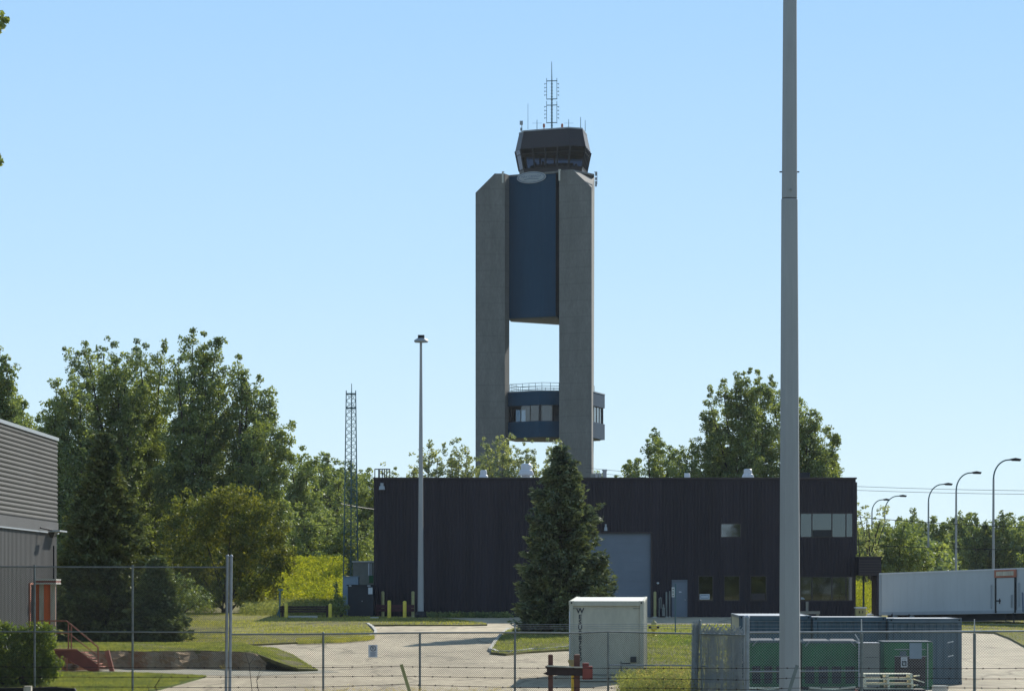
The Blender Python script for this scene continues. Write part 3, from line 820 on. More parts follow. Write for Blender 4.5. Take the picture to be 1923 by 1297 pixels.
gd_ = part(bd, 'garage_door', gd, M['blue_door'])
part(gd_, 'door_frame', MB().box(a-.09,a,BY-.05,BY+.1,c,d+.09).box(b,b+.09,BY-.05,BY+.1,c,d+.09).box(a,b,BY-.05,BY+.1,d,d+.09), M['brown_trim'])
a, b, c, d = door
dd = part(bd, 'door', MB().box(a+.05,b-.05,BY+.08,BY+.14,c+.02,d-.05), M['blue_door'])
part(dd, 'door_frame', MB().box(a,a+.05,BY+.02,BY+.2,c,d).box(b-.05,b,BY+.02,BY+.2,c,d).box(a+.05,b-.05,BY+.02,BY+.2,d-.05,d), M['blue_door'])
part(dd, 'plate', MB().box((a+b)/2-.02,(a+b)/2+.12,BY+.065,BY+.08,c+1.4,c+1.46), M['sign_white'])
part(dd, 'handle', MB().box(b-.16,b-.10,BY+.02,BY+.08,c+.95,c+1.02), M['steel'])
def window(h, splits=(), gl='glass_dark', unit=None, fr=.05, lab=None):
    a, b, c, d = h; f = MB().box(a,a+fr,BY-.01,BY+.2,c,d).box(b-fr,b,BY-.01,BY+.2,c,d).box(a+fr,b-fr,BY-.01,BY+.2,d-fr,d).box(a+fr,b-fr,BY-.01,BY+.2,c,c+fr)
    for t in splits: f.box(a+(b-a)*t-.025, a+(b-a)*t+.025, BY+.01, BY+.18, c+fr, d-fr)
    w = part(bd, 'window', f, M['brown_trim'], label=lab)
    part(w, 'pane', MB().box(a+fr,b-fr,BY+.1,BY+.11,c+fr,d-fr), M[gl])
    return w
w1 = window(wins[0]); w2 = window(wins[1]); w3 = window(wins[2]); w4 = window(upw, (), 'glass_dark')
a, b, c, d = wins[0]
part(w1, 'paper_sign', MB().box(a+.09,b-.22,BY+.06,BY+.09,c+.1,c+.4), M['sign_white'])
part(w1, 'sign_border', MB().box(a+.14,b-.27,BY+.05,BY+.06,c+.16,c+.34), M['mark_blue'])
part(w1, 'sign_face', MB().box(a+.16,b-.29,BY+.045,BY+.05,c+.20,c+.30), M['sign_white'])
a, b, c, d = wins[2]
part(w3, 'air_conditioner', MB().box(a+.08,b-.1,BY-.10,BY+.09,c+.06,c+.44), M['brown_trim'])
for w_, h_ in ((w1, wins[0]), (w2, wins[1]), (w3, wins[2])):  # pale scallop shapes behind the panes imitate sky reflected in the glass
    xm = (h_[0]+h_[1])/2; zt_w = h_[3]-.06
    part(w_, 'painted_reflection', MB().loft([Vector((xm-.22,BY+.16,zt_w)),Vector((xm+.22,BY+.16,zt_w)),Vector((xm+.12,BY+.16,zt_w-.16)),Vector((xm-.10,BY+.16,zt_w-.2))],[Vector((xm-.22,BY+.18,zt_w)),Vector((xm+.22,BY+.18,zt_w)),Vector((xm+.12,BY+.18,zt_w-.16)),Vector((xm-.10,BY+.18,zt_w-.2))]), M['blind'])
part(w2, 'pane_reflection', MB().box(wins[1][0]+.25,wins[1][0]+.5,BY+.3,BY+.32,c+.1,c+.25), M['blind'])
a, b, c, d = band_u
ks = [(1503-1476)/126.5,(1525-1476)/126.5,(1562.5-1476)/126.5,(1589-1476)/126.5]
wu = window(band_u, ks, 'glass_sky', lab='upper corner window reflecting the sky')
ux = lambda p: wx(p, BY)
part(wu, 'air_conditioner', MB().box(ux(1527),ux(1561),BY-.12,BY+.09,c+.06,c+.44), M['dark_metal'])
part(wu, 'blind', MB().box(ux(1590),ux(1601),BY+.12,BY+.14,c+.05,d-.05), M['blind'])
a, b, c, d = band_l
wlw = window(band_l, ks, 'glass_dark', lab='lower corner window showing desk and papers')
part(wlw, 'blind', MB().box(ux(1590),ux(1601),BY+.12,BY+.14,c+.05,d-.05), M['blind'])
part(wlw, 'paper', MB().box(ux(1544),ux(1558),BY+.14,BY+.16,c+.07,c+.28).box(ux(1566),ux(1576),BY+.14,BY+.16,c+.07,c+.38).box(ux(1578),ux(1587),BY+.2,BY+.22,c+.07,c+.34), M['sign_white'])
for p_ in (1484, 1514, 1545, 1574):  # more pale scallops painting reflected sky along the lower corner window
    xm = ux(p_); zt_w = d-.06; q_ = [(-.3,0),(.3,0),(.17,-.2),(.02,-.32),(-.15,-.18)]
    part(wlw, 'painted_reflection', MB().loft([Vector((xm+u,BY+.13,zt_w+v)) for u,v in q_][::-1],[Vector((xm+u,BY+.15,zt_w+v)) for u,v in q_][::-1]), M['blind'])
part(wlw, 'lamp_shade', MB().lathe((ux(1505),BY+.3,c+.1),[(.3,0),(.25,.1),(.1,.18)],10), M['blind'])
part(bd, 'foundation', MB().box(x0-.03,garage[0]-.1,BY-.02,BY+.2,zg0-.2,BZ+.02).box(garage[1]+.1,door[0]-.05,BY-.02,BY+.2,zg0-.2,BZ+.02).box(door[1]+.05,x1,BY-.02,BY+.2,zg0-.2,BZ-.02), M['roof_gravel'])
# porch at the right end
px_ = MB().box(x1+.03, ux(1650), BY-1.4, BY+1.6, wz(1080,BY-1.4), wz(1046,BY-1.4))
pr_ = part(bd, 'porch_roof', px_, M['brown_cladding'])
rr = MB(); zz = wz(1080,BY-1.4)+.06
while zz < wz(1046,BY-1.4)-.1: rr.box(x1+.05, ux(1650)-.02, BY-1.43, BY-1.4, zz, zz+.06); zz += .15
rr.box(x1+.03, ux(1651), BY-1.46, BY+1.62, wz(1046,BY-1.4), wz(1044.5,BY-1.4))
part(pr_, 'slat', rr, M['brown_trim'])
part(bd, 'porch_pier', MB().box(ux(1641), ux(1651), BY-1.3, BY+1.2, zg0, wz(1080,BY-1.4)), M['brown_cladding'])
for px in (1609.5, 1626):
    part(bd, 'porch_post', MB().box(ux(px)-.05, ux(px)+.05, BY+1.2, BY+1.3, zg0, wz(1080,BY-1.4)), M['lattice'])
# wall lights
def wall_light(px, py, w):
    p = W(px, py, BY)
    part(bd, 'wall_light', MB().box(p.x-w*.5,p.x+w*.5,BY-.25,BY-.04,p.z+.05,p.z+.22).hull([(p.x-w,BY-.35,p.z-.16),(p.x+w,BY-.35,p.z-.16),(p.x-w,BY-.05,p.z-.16),(p.x+w,BY-.05,p.z-.16),(p.x-w*.8,BY-.3,p.z+.05),(p.x+w*.8,BY-.3,p.z+.05),(p.x+w*.8,BY-.05,p.z+.05),(p.x-w*.8,BY-.05,p.z+.05)]), M['sign_grey'])
wall_light(717.5, 914, .17); wall_light(1137.5, 991, .09)
part(bd, 'wall_light', MB().lathe(W(1235.5,1094,BY-.1)-Vector((0,0,.06)), [(.03,0),(.07,.03),(.06,.1)], 8), M['sign_white'])
# things on the roof
def vent(px, Y, w, py0, fl=1):
    p = W(px, 899, Y); p.z = zr-.35; h = wz(py0, Y)-p.z
    part(bd, 'roof_vent', MB().lathe(p, [(w*.62,0),(w*.62,h*.35),(w*.55,h*.36),(w*.5,h*.5),(w*.95,h*.52),(w,h*.58),(w*.82,h*.72),(w*.7,h*.74),(w*.66,h*.95),(w*.5,h)], 20), M['white_metal'], smooth=True)
vent(988, BY+6, .46, 870); vent(908, BY+9, .30, 882); vent(1290.5, BY+9, .26, 888); vent(1404.5, BY+6, .36, 880)
part(bd, 'flue', MB().tube(W(1135.5,899,BY+6)-Vector((0,0,.4)), W(1135.5,884,BY+6), .12, .12, 10).tube(W(1135.5,884,BY+6), W(1135.5,881,BY+6), .16, .16, 10).tube(W(1128,899,BY+6)-Vector((0,0,.4)), W(1127,888,BY+6), .07, .07, 8).tube(W(1120,899,BY+8)-Vector((0,0,.4)), W(1120,889,BY+8), .06, .06, 8), M['pole_grey'])
part(bd, 'roof_hatch', MB().box(wx(1501,BY+5),wx(1521,BY+5),BY+5,BY+6,zr-.4,wz(886.5,BY+5)), M['dark_metal'])
rl = MB()
for y_ in (BY+2, BY+2.8):
    rl.tube(W(704,880.5,y_), W(732,880.5,y_), .03, .03, 5)
    for px in (704, 711, 713, 718, 722, 726, 732): rl.tube(W(px,899,y_)-Vector((0,0,.4)), W(px,880.5,y_), .03, .03, 5)
rl.tube(W(704,880.5,BY+2), W(704,880.5,BY+2.8), .03); rl.tube(W(732,880.5,BY+2), W(732,880.5,BY+2.8), .03)
part(bd, 'roof_railing', rl, M['dark_metal'])
part(bd, 'rooftop_unit', MB().pbox(1110,1125,889,899,BY+12,.8), M['grey_cabinet'])
part(bd, 'downpipe', MB().tube(W(1608,905,BY+.4), W(1608,1040,BY+.4), .05, .05, 6), M['brown_trim'])

# ------------------------------------------------------------------ grey warehouse at left
WX_ = -17.1; wy1 = 124.0; wy0 = 58.0
zt0 = wz(823, 124); zc1 = wz(981, 124); zc2 = wz(1000, 124); zgw = -.3
wh = thing('grey_warehouse', 'grey metal clad warehouse with ribbed upper wall and an orange side entrance', 'warehouse', (WX_-6, 100, 0))
part(wh, 'wall', MB().box(WX_-.3, WX_, wy0, wy1, zgw, zc2-.02).box(WX_-20, WX_-.3, wy1-.3, wy1, zgw, zt0-.2).box(WX_-20, WX_-.3, wy0, wy0+.3, zgw, zt0-.2).box(WX_-20.3, WX_-20, wy0, wy1, zgw, zt0-.2), M['grey_cladding'])
vr = MB(); y = wy0+.1
while y < wy1-.12: vr.box(WX_, WX_+.015, y, y+.09, .0, zc2-.06); y += .3
vb = part(wh, 'wall_rib', vr, M['grey_cladding'])
part(wh, 'wall_band', MB().box(WX_-.3, WX_+.06, wy0, wy1+.02, zc2-.02, zc1), M['grey_cladding'])
part(wh, 'flashing', MB().box(WX_+.06, WX_+.09, wy0, wy1+.03, zc2-.05, zc2+.0), M['sign_grey'])
cr = MB(); nr = 19; pit = (zt0-.12-zc1)/nr
for i in range(nr):
    z = zc1+i*pit; prof = [(.01,0),(.035,pit*.15),(.06,pit*.4),(.06,pit*.65),(.035,pit*.88),(.01,pit)]
    A = [Vector((WX_+a-.02, wy0, z+b)) for a, b in prof]; Bp = [Vector((WX_+a-.02, wy1+.02, z+b)) for a, b in prof]
    cr.loft(A, Bp)
cr.box(WX_-.3, WX_-.02, wy0, wy1, zc1, zt0-.1)
part(wh, 'ribbed_cladding', cr, M['silver_cladding'])
part(wh, 'roof_edge', MB().box(WX_-.5, WX_+.08, wy0, wy1+.05, zt0-.10, zt0+.02), M['sign_grey'])
part(wh, 'roof', MB().box(WX_-20.3, WX_-.5, wy0, wy1, zt0-.15, zt0-.02), M['roof_gravel'])
part(wh, 'wall_light', MB().tube((WX_+.1,119,zc2+.1),(WX_+.45,119.5,zc2+.02),.03).hull([(WX_+.35,119.2,zc2-.05),(WX_+.6,119.2,zc2-.05),(WX_+.35,120.2,zc2-.05),(WX_+.6,120.2,zc2-.05),(WX_+.4,119.4,zc2-.25),(WX_+.5,119.4,zc2-.25),(WX_+.4,120,zc2-.25)]), M['dark_metal'])
part(wh, 'wall_light', MB().box(WX_+.1, WX_+.5, 121.2, 123.2, zc2+.0, zc2+.06), M['sign_grey'])
part(wh, 'conduit', MB().tube((WX_+.08,122.6,zc2-.5),(WX_+.08,122.6,2.6),.03), M['dark_metal'])
# enclosed orange entrance hung on the wall
ez0 = wz(1168,122); ez1 = wz(1092,122)
EY = 118.3
en = part(wh, 'entrance', MB().box(wx(62,EY), wx(104,EY), EY, EY+.10, ez0-.15, ez1-.04), M['orange'])
for a_, b_ in ((74,82.5),(95,104.5)):
    part(en, 'door_board', MB().box(wx(a_,EY), wx(b_,EY), EY-.05, EY-.002, ez0-.5 if a_ < 90 else ez0-1.2, ez1-.05), M['weathered_wood'])
part(en, 'canopy', MB().box(wx(63,EY), wx(107.5,EY), EY-.3, EY+1.0, ez1+.04, ez1+.10).box(wx(63,EY), wx(107.5,EY), EY-.3, EY+1.0, ez1-.09, ez1-.03), M['off_white'])
part(en, 'canopy_board', MB().box(wx(63,EY), wx(107,EY), EY-.27, EY+.97, ez1-.03, ez1+.04), M['oxide_red'])
part(wh, 'panel_frame', MB().box(WX_, WX_+.07, 116.75, 116.9, ez0-.1, ez1-.1).box(WX_, WX_+.07, 117.95, 118.1, ez0-.1, ez1-.1).box(WX_, WX_+.07, 116.75, 118.1, ez1-.1, ez1-.04), M['rust_red'])

# ------------------------------------------------------------------ steps and boards by the warehouse
st = thing('entrance_steps', 'rust red steel steps with a handrail beside the grey warehouse', 'steps', (*W(150,1250,118).to_2d(), GY(118)))
SY = 118.0
def sp(px, py, y=SY): return W(px, py, y)
dk = MB().hull([sp(px,py,y) for y in (SY+.07,SY+1.08) for px,py in ((90,1219.5),(143,1219.5),(143,1226),(90,1233.5),(118,1233.5))])
part(st, 'landing', dk, M['oxide_red'])
for y in (SY, SY+1.1):
    part(st, 'stringer', MB().hull([sp(120,1219,y),sp(145,1219,y),sp(184,1248,y),sp(184,1259,y),sp(168,1260,y),sp(160,1253,y),sp(120,1234,y)]+[sp(145,1219,y+.05),sp(184,1248,y+.05),sp(184,1259,y+.05),sp(168,1260,y+.05),sp(120,1219,y+.05),sp(120,1234,y+.05)]), M['oxide_red'])
tr = MB()
for i in range(6):
    p = sp(148+i*6.6, 1224+i*5.4); tr.box(p.x-.02, p.x+.22, SY+.06, SY+1.08, p.z-.03, p.z)
part(st, 'tread', tr, M['rust_red'])
part(st, 'landing_edge', MB().tube(sp(90,1219,SY),sp(145,1219,SY),.03), M['rust_red'])
for y in (SY, SY+1.05):
    part(st, 'handrail', MB().path([sp(58,1165,y),sp(125,1165,y),sp(184,1214,y),sp(185,1258,y)], .028, 6), M['rust_red'])
    part(st, 'midrail', MB().path([sp(97,1188,y),sp(129,1188,y),sp(181,1228,y)], .02, 6), M['rust_red'])
    part(st, 'rail_post', MB().tube(sp(128.5,1167,y), sp(128.5,1219,y), .025).tube(sp(134,1172,y), sp(134,1219,y), .025), M['rust_red'])
part(st, 'leg', MB().tube(sp(125.5,1234), Vector((sp(125.5,1234).x, SY, GY(SY))), .03), M['rust_red'])
bdz = W(207,1258,118.5)
single('leaning_board', 'orange painted board leaning in front of the cut bank right of the red steps', 'board', MB().slab(W(201,1221,118.8), W(211,1262,118.0), .17, .06).slab(W(203.4,1221,118.72), W(213.4,1260,117.92), .04, .05), M['rust_red'], bdz)
rb_ = MB()
rg = random.Random(4)
for i in range(16):
    p = W(128+rg.random()*14, 1246+rg.random()*8, 118.6+rg.random()*.6); s = .05+.08*rg.random()
    rb_.hull([p+Vector((rg.uniform(-1,1)*s*1.5, rg.uniform(-1,1)*s, rg.uniform(-.5,.7)*s)) for _ in range(8)])
single('rubble_heap', 'small heap of pale broken rubble under the red steps', 'rubble', rb_, M['off_white'], W(135,1256,118.8), kind='stuff')
dp = MB()
dp.hull([W(-40,1291,97),W(100,1289,97),W(140,1291,97),W(150,1310,97),W(-40,1310,97),W(-40,1291,98.5),W(100,1289,98.5),W(142,1291,98.5),W(150,1310,98.5),W(-40,1310,98.5)])
single('tarpaulin', 'black sheeting over a low pile at the bottom left corner', 'tarpaulin', dp, M['rubber'], W(60,1310,97.5), bevel=.04)
single('timber_block', 'pale cut timber block on the black sheeting at bottom left', 'timber block', MB().pbox(44,58,1287.5,1300,96.6,.3), M['weathered_wood'], W(51,1300,96.7), bevel=.01)

# ------------------------------------------------------------------ lamp posts and masts
def zbase(x, Y): return GY(Y) if 95 < Y < 205 else zg(x, Y)
# tall disc-headed post
p = W(790,1162,183.5)
lp = thing('disc_lamp_post', 'tall grey lamp post with a round disc head in front of the brown building', 'lamp post', (p.x, 183.5, GY(183.5)+.09), 'tapered lamp posts')
top = W(790.5,643,183.5)
part(lp, 'post', MB().tube((p.x,183.5,GY(183.5)+.05), top, .175, .068, 12), M['pole_grey'], smooth=True)
part(lp, 'base_collar', MB().lathe((p.x,183.5,GY(183.5)+.05), [(.33,0),(.33,.22),(.24,.35),(.18,.4)], 12), M['dark_metal'])
hd = W(791,640,183.5)
part(lp, 'disc_head', MB().lathe(hd, [(.12,-.10),(.36,-.08),(.405,0),(.36,.07),(.2,.16),(.12,.17)], 20), M['sign_grey'], smooth=True)
part(lp, 'driver_box', MB().box(hd.x-.18,hd.x+.18,183.3,183.7,hd.z+.15,hd.z+.32), M['dark_metal'])
# the big near pole
PY_ = 56.0
bx_ = wx(1483, PY_)
bp_ = thing('grey_pole', 'thick tapered grey steel pole running the full height at the right', 'pole', (bx_, PY_, -.28), 'tapered lamp posts')
def prad(py): return ((27.5+(40.5-27.5)*py/1297)/2)*PY_/F
def octo(px, py, r):
    c = W(px, py, PY_); return [Vector((c.x+r*math.cos(R(13.5+45*k)), PY_+r*math.sin(R(13.5+45*k)), c.z)) for k in range(8)]
zlow = 1485
mbp = MB().loft(octo(1483.2,1485,prad(1485)*1.04), octo(1482.6,373.6,prad(373.6)*1.04)); part(bp_, 'post', mbp, M['pole_grey'], label='lower pole section', bevel=.012)
mbp = MB().loft(octo(1482.6,372.8,prad(373)*.99), octo(1484.5,-420,prad(-420)*.99)); part(bp_, 'post', mbp, M['pole_grey'], label='upper pole section', bevel=.012)
part(bp_, 'joint', MB().loft(octo(1482.6,373.6,prad(373)*.96), octo(1482.6,372.8,prad(373)*.96), False), M['dark_metal'])
part(bp_, 'base_plate', MB().box(bx_-.35,bx_+.35,PY_-.35,PY_+.35,-.27,-.22), M['dark_metal'])
q = octo(1483,323,prad(323)); c = W(1483,323,PY_)
part(bp_, 'step_bolt', MB().tube((c.x-prad(323)-.035,PY_,c.z),(c.x+prad(323)+.025,PY_,c.z),.012), M['dark_metal'])
c = W(1483.5,357,PY_); part(bp_, 'stud', MB().tube((c.x,PY_-prad(357)*1.04-.015,c.z),(c.x,PY_-prad(357)*.9,c.z),.018,n=10), M['steel'])
c = W(1484,-420,PY_); part(bp_, 'disc_head', MB().lathe(c, [(.12,-.1),(.4,-.05),(.45,.03),(.3,.2),(.12,.22)], 20), M['sign_grey'], smooth=True)
# lattice mast
LY = 205.0
lz = zg(wx(660,LY), LY-1)
lm = thing('lattice_mast', 'slender dark green lattice radio mast left of the brown building', 'radio mast', (wx(659,LY), LY, lz))
tz = wz(739, LY)
tri0 = [Vector((wx(644,LY),LY,lz-.1)), Vector((wx(673,LY),LY-.1,lz-.1)), Vector((wx(657,LY),LY+.9,lz-.1))]
tri1 = [Vector((wx(650.3,LY),LY,tz)), Vector((wx(668,LY),LY-.06,tz)), Vector((wx(659.5,LY),LY+.55,tz))]
for a_, b_ in zip(tri0, tri1): part(lm, 'mast_leg', MB().tube(a_, b_+Vector((0,0,.2)), .042, .03, 6), M['lattice'])
br = MB(); n = 31
for f in range(3):
    a0_, a1_, b0_, b1_ = tri0[f], tri1[f], tri0[(f+1)%3], tri1[(f+1)%3]
    for i in range(n):
        t, u = i/n, (i+1)/n
        br.tube(a0_.lerp(a1_,t), b0_.lerp(b1_,u), .014, None, 4, False); br.tube(b0_.lerp(b1_,t), a0_.lerp(a1_,u), .014, None, 4, False)
part(lm, 'bracing', br, M['lattice'])
for t in (.935, 1.0):
    rg_ = [a_.lerp(b_, t) for a_, b_ in zip(tri0, tri1)]
    part(lm, 'collar', MB().path(rg_+[rg_[0]], .045, 6), M['lattice'])
part(lm, 'whip_antenna', MB().tube(W(660.3,762,LY+.2), W(660.3,720,LY+.2), .035, .02, 6), M['lattice'])
part(lm, 'cable', MB().tube(W(673,1100,LY-.05), W(668.5,760,LY), .03, None, 5), M['lattice'])
# street lights far right
def street_light(px, head_px, top_py, Y, lab, blade=False):
    bx = wx(px, Y); bz = zg(bx, Y)
    r = thing('street_lamp', lab, 'street lamp', (bx, Y, bz), 'curved arm street lamps along the far road')
    tz = wz(top_py, Y); hx_ = wx(head_px, Y); L = hx_-bx
    part(r, 'post', MB().tube((bx,Y,bz-.1),(bx+.03,Y,tz-L*.9),.12,.075,8), M['pole_grey'], smooth=True)
    pts = []
    for i in range(9):
        a = i/8*math.pi/2; pts.append(Vector((bx+.03+L*.72*(1-math.cos(a)), Y, tz-L*.9+L*.9*math.sin(a))))
    pts.append(Vector((bx+L*.95, Y, tz+.02)))
    part(r, 'arm', MB().path(pts, .06, 6), M['lattice'])
    e = pts[-1]
    part(r, 'lamp_head', MB().hull([(e.x-.25,Y-.1,e.z+.05),(e.x-.25,Y+.1,e.z+.05),(e.x+.15,Y-.17,e.z+.13),(e.x+.15,Y+.17,e.z+.13),(e.x+.6,Y-.12,e.z+.04),(e.x+.6,Y+.12,e.z+.04),(e.x+.5,Y-.1,e.z-.12 if not blade else e.z-.02),(e.x+.5,Y+.1,e.z-.12 if not blade else e.z-.02),(e.x-.1,Y-.12,e.z-.10 if not blade else e.z-.02),(e.x-.1,Y+.12,e.z-.10 if not blade else e.z-.02)]), M['dark_metal'], smooth=True)
street_light(1865, 1905, 863, 247, 'tallest curved street lamp, rightmost above the white trailer')
street_light(1795, 1832, 887.5, 276, 'street lamp with a thin flat head, left of the tallest one')
street_light(1743, 1779, 909, 307, 'street lamp with a drooping head above the round green bush')
street_light(1661, 1694, 931, 346, 'small distant street lamp rising from the thin leaved shrub')
street_light(1637, 1663, 938, 368, 'farthest street lamp, half hidden beside the brown building')
# overhead wires
def wire(x0_, y0_, Y0, x1_, y1_, Y1, sag, lab, r=.02):
    a, b = W(x0_,y0_,Y0), W(x1_,y1_,Y1); pts = [a.lerp(b, t/16)-Vector((0,0,sag*4*(t/16)*(1-t/16))) for t in range(17)]
    single('power_line', lab, 'power line', MB().path(pts, r, 4), M['dark_metal'], a, 'overhead wires')
wire(1100,878,330, 2300,920,250,.8,'upper overhead wire against the sky right of the brown building', .018)
wire(1100,886,330, 2300,926,250,.8,'lower overhead wire against the sky right of the brown building', .018)
wire(1500,960,230, 2300,990,230,.5,'overhead wire crossing in front of the far trees, high one', .022)
wire(1500,1015,230, 2300,1027,230,.4,'overhead wire crossing in front of the far trees, low one', .022)
wire(400,985,215, 673,980,205,.2,'thin guy wire running left from the lattice mast', .018)
wire(640,945,206, 760,960,230,.1,'thin wire running right from the lattice mast', .018)

# ------------------------------------------------------------------ containers
def container(nm, lab, c, L, w, h, yaw, z0, slope, m, mtop, side_m=None, ribs=True, group=None, castings=True):
    """c = front left bottom corner; long axis runs away from the viewer"""
    r = thing(nm, lab, 'shipping container', (c[0], c[1], z0), group)
    def tf(mb):
        mb.v = [(x, y, z+y*slope) for x, y, z in mb.v]; ca, sa = math.cos(yaw), math.sin(yaw)
        mb.v = [(c[0]+x*ca-y*sa, c[1]+x*sa+y*ca, z0+z) for x, y, z in mb.v]; return mb
    t = .13
    part(r, 'frame', tf(MB().box(0,t,0,.16,0,h).box(w-t,w,0,.16,0,h).box(t,w-t,0,.14,h-.16,h).box(t,w-t,0,.14,0,.17).box(0,t,L-.16,L,0,h).box(w-t,w,L-.16,L,0,h).box(0,.07,.16,L-.16,h-.09,h).box(w-.07,w,.16,L-.16,h-.09,h).box(0,.07,.16,L-.16,0,.15).box(w-.07,w,.16,L-.16,0,.15)), m, bevel=.008)
    fr = MB(); n = 9; x = t
    if ribs:
        pit = (w-2*t)/n; A = []; 
        for i in range(n): A += [(t+pit*i,.075),(t+pit*(i+.15),.045),(t+pit*(i+.5),.045),(t+pit*(i+.65),.075)]
        A.append((w-t,.075)); 
        fr.add([(a,b,.17) for a,b in A]+[(a,b,h-.16) for a,b in A], [(i,i+1,len(A)+i+1,len(A)+i) for i in range(len(A)-1)])
    else: fr.box(t, w-t, .07, .10, .17, h-.16)
    part(r, 'end_wall', tf(fr), m)
    part(r, 'roof', tf(MB().box(.07,w-.07,.16,L-.16,h-.05,h-.012)), mtop)
    for nmx, sx in (('side_panel',.02),('side_panel',w-.05)):
        s_ = MB(); y = .16; k = 0; pr = []
        while y < L-.16: pr += [(y,0),(y+.06,.03),(y+.16,.03),(y+.22,0)]; y += .30
        pr = [q for q in pr if q[0] < L-.16]+[(L-.16,0)]
        if sx < .1: s_.add([(sx+b,a,.15) for a,b in pr]+[(sx+b,a,h-.09) for a,b in pr], [(i,len(pr)+i,len(pr)+i+1,i+1) for i in range(len(pr)-1)])
        else: s_.add([(sx+.03-b,a,.15) for a,b in pr]+[(sx+.03-b,a,h-.09) for a,b in pr], [(i,i+1,len(pr)+i+1,len(pr)+i) for i in range(len(pr)-1)])
        part(r, nmx, tf(s_), side_m or m)
    part(r, 'floor', tf(MB().box(.07,w-.07,.14,L-.14,.03,.14)), M['dark_metal'])
    cs = MB()
    for x in (-.006, w-.168):
        for z in (-.006, h-.112):
            cs.box(x, x+.174, -.012, .17, z, z+.118)
    cc_ = part(r, 'corner_casting', tf(cs), m)
    hl = MB()
    for x in (.085, w-.085):
        for z in (.06, h-.055): hl.tube((x,-.016,z),(x,-.010,z),.03,None,10)
    part(cc_, 'casting_hole', tf(hl), M['rubber'])
    return r, tf
CY0 = 110.4
cx0 = wx(1068.5, CY0)
cw, ctf = container('white_container', 'off white shipping container with vertical black lettering on its end', (cx0, CY0), 6.06, wx(1209,CY0)-cx0, wz(1128,CY0)-GY(CY0)-.02, R(-3.4), GY(CY0)+.02, .0215, M['container_white'], M['container_top'], ribs=False)
H_ = wz(1128,CY0)-GY(CY0)-.02; w_c = wx(1209,CY0)-cx0
def cpt(x, y, z):
    mb = ctf(MB().add([(x,y,z)], [])); return Vector(mb.v[0])
for i, ch in enumerate('WESU087530'):
    s = .25 if i == 0 else .212
    text_part(cw, 'lettering', ch, s, cpt(.37, .058, H_-.33-i*.176-(.03 if i else 0)), (R(90), 0, R(-3.4)), M['ink'], .004, bold=.005, sx=1.0)
part(cw, 'panel_seam', ctf(MB().box(.60,.612,.062,.07,.17,H_-.16).box(w_c-.62,w_c-.608,.062,.07,.17,H_-.16).box(.83,w_c-.83,.064,.07,.28,H_-.45)), M['container_white'])
part(cw, 'vent', ctf(MB().box(.13,.36,.05,.07,H_-.26,H_-.235).box(w_c-.36,w_c-.13,.05,.07,H_-.25,H_-.235)), M['grey_cabinet'])
part(cw, 'lamp_bracket', ctf(MB().box(w_c-.45,w_c-.25,.02,.07,.63,.82).box(w_c-.75,w_c-.45,.045,.07,.58,.61)), M['ink'])
part(cw, 'pipe', ctf(MB().tube((w_c-.76,.03,.66),(w_c-.76,.03,.05),.02)), M['grey_cabinet'])
part(cw, 'stain', ctf(MB().box(.5,w_c-.65,.045,.07,.20,.23)), M['grey_cabinet'])
part(cw, 'door_rod', ctf(MB().box(.005,.04,-.02,.0,.9,H_-.35)), M['sign_white'])
BYc = 110.0
bw = wx(1523,BYc)-wx(1388,BYc)
labs = ['blue corrugated container with a cream side, leftmost of the three behind the thick pole', 'blue corrugated container in the middle of three, behind the green dumpsters', 'blue corrugated container, rightmost of three, next to the pale road']
tops = (1155.5, 1158, 1160.5)
for i in range(3):
    X0 = wx(1388,BYc)+i*(bw+.012); Yc = BYc-i*.75; hh = wz(tops[i]+.5, Yc)-GY(Yc)
    container('blue_container', labs[i], (X0, Yc), 6.06 if i == 0 else 4.6, bw, hh, R(-1.2), GY(Yc)+.01, (.006,.0,.0)[i], M['container_blue'], M['sign_grey'], side_m=M['container_cream'] if i == 0 else None, group='blue containers side by side')
    if i == 2:
        pass
for px, py in ((1790,1205),(1790,1231)):
    pass

# ------------------------------------------------------------------ white trailer
TRY0, TRY1 = 180.0, 166.0
ta = Vector((wx(1652,TRY0), TRY0, 0)); tb_ = Vector((wx(1923,172), 172, 0)); tdir = (tb_-ta); tl = tdir.length; tdir.normalize()
zta, ztb = wz(1077,TRY0), wz(1067,172); zba, zbb = wz(1152,TRY0), wz(1148,172)
tn = Vector((-tdir.y, tdir.x, 0)); TL = 15.2; WW_ = 2.5
def tpt(s, d, t):                               # s metres along, d back, t 0..1 up the box
    zt__ = zta+(ztb-zta)*s/tl; zb__ = zba+(zbb-zba)*s/tl
    p = ta+tdir*s+tn*d; return Vector((p.x, p.y, zb__+(zt__-zb__)*t))
def tbox(mb, s0, s1, d0, d1, t0, t1):
    return mb.loft([tpt(s0,d0,t0),tpt(s1,d0,t0),tpt(s1,d1,t0),tpt(s0,d1,t0)], [tpt(s0,d0,t1),tpt(s1,d0,t1),tpt(s1,d1,t1),tpt(s0,d1,t1)])
trl = thing('box_trailer', 'long white box trailer with a side door parked right of the brown building', 'trailer', (ta.x, ta.y, GY(TRY0)))
part(trl, 'box', tbox(MB(), 0, TL, 0, WW_, 0, 1), M['trailer_white'])
part(trl, 'roof_rail', tbox(MB(), -.02, TL+.02, -.03, WW_+.03, .985, 1.02), M['white_metal'])
sm_ = MB()
for i in range(1, 29): sm_ = tbox(sm_, i*.52, i*.52+.012, -.005, 0, .06, .98)
part(trl, 'seam', sm_, M['trailer_white'])
part(trl, 'bottom_rail', tbox(MB(), 0, TL, -.04, .04, -.035, .045), M['sign_grey'])
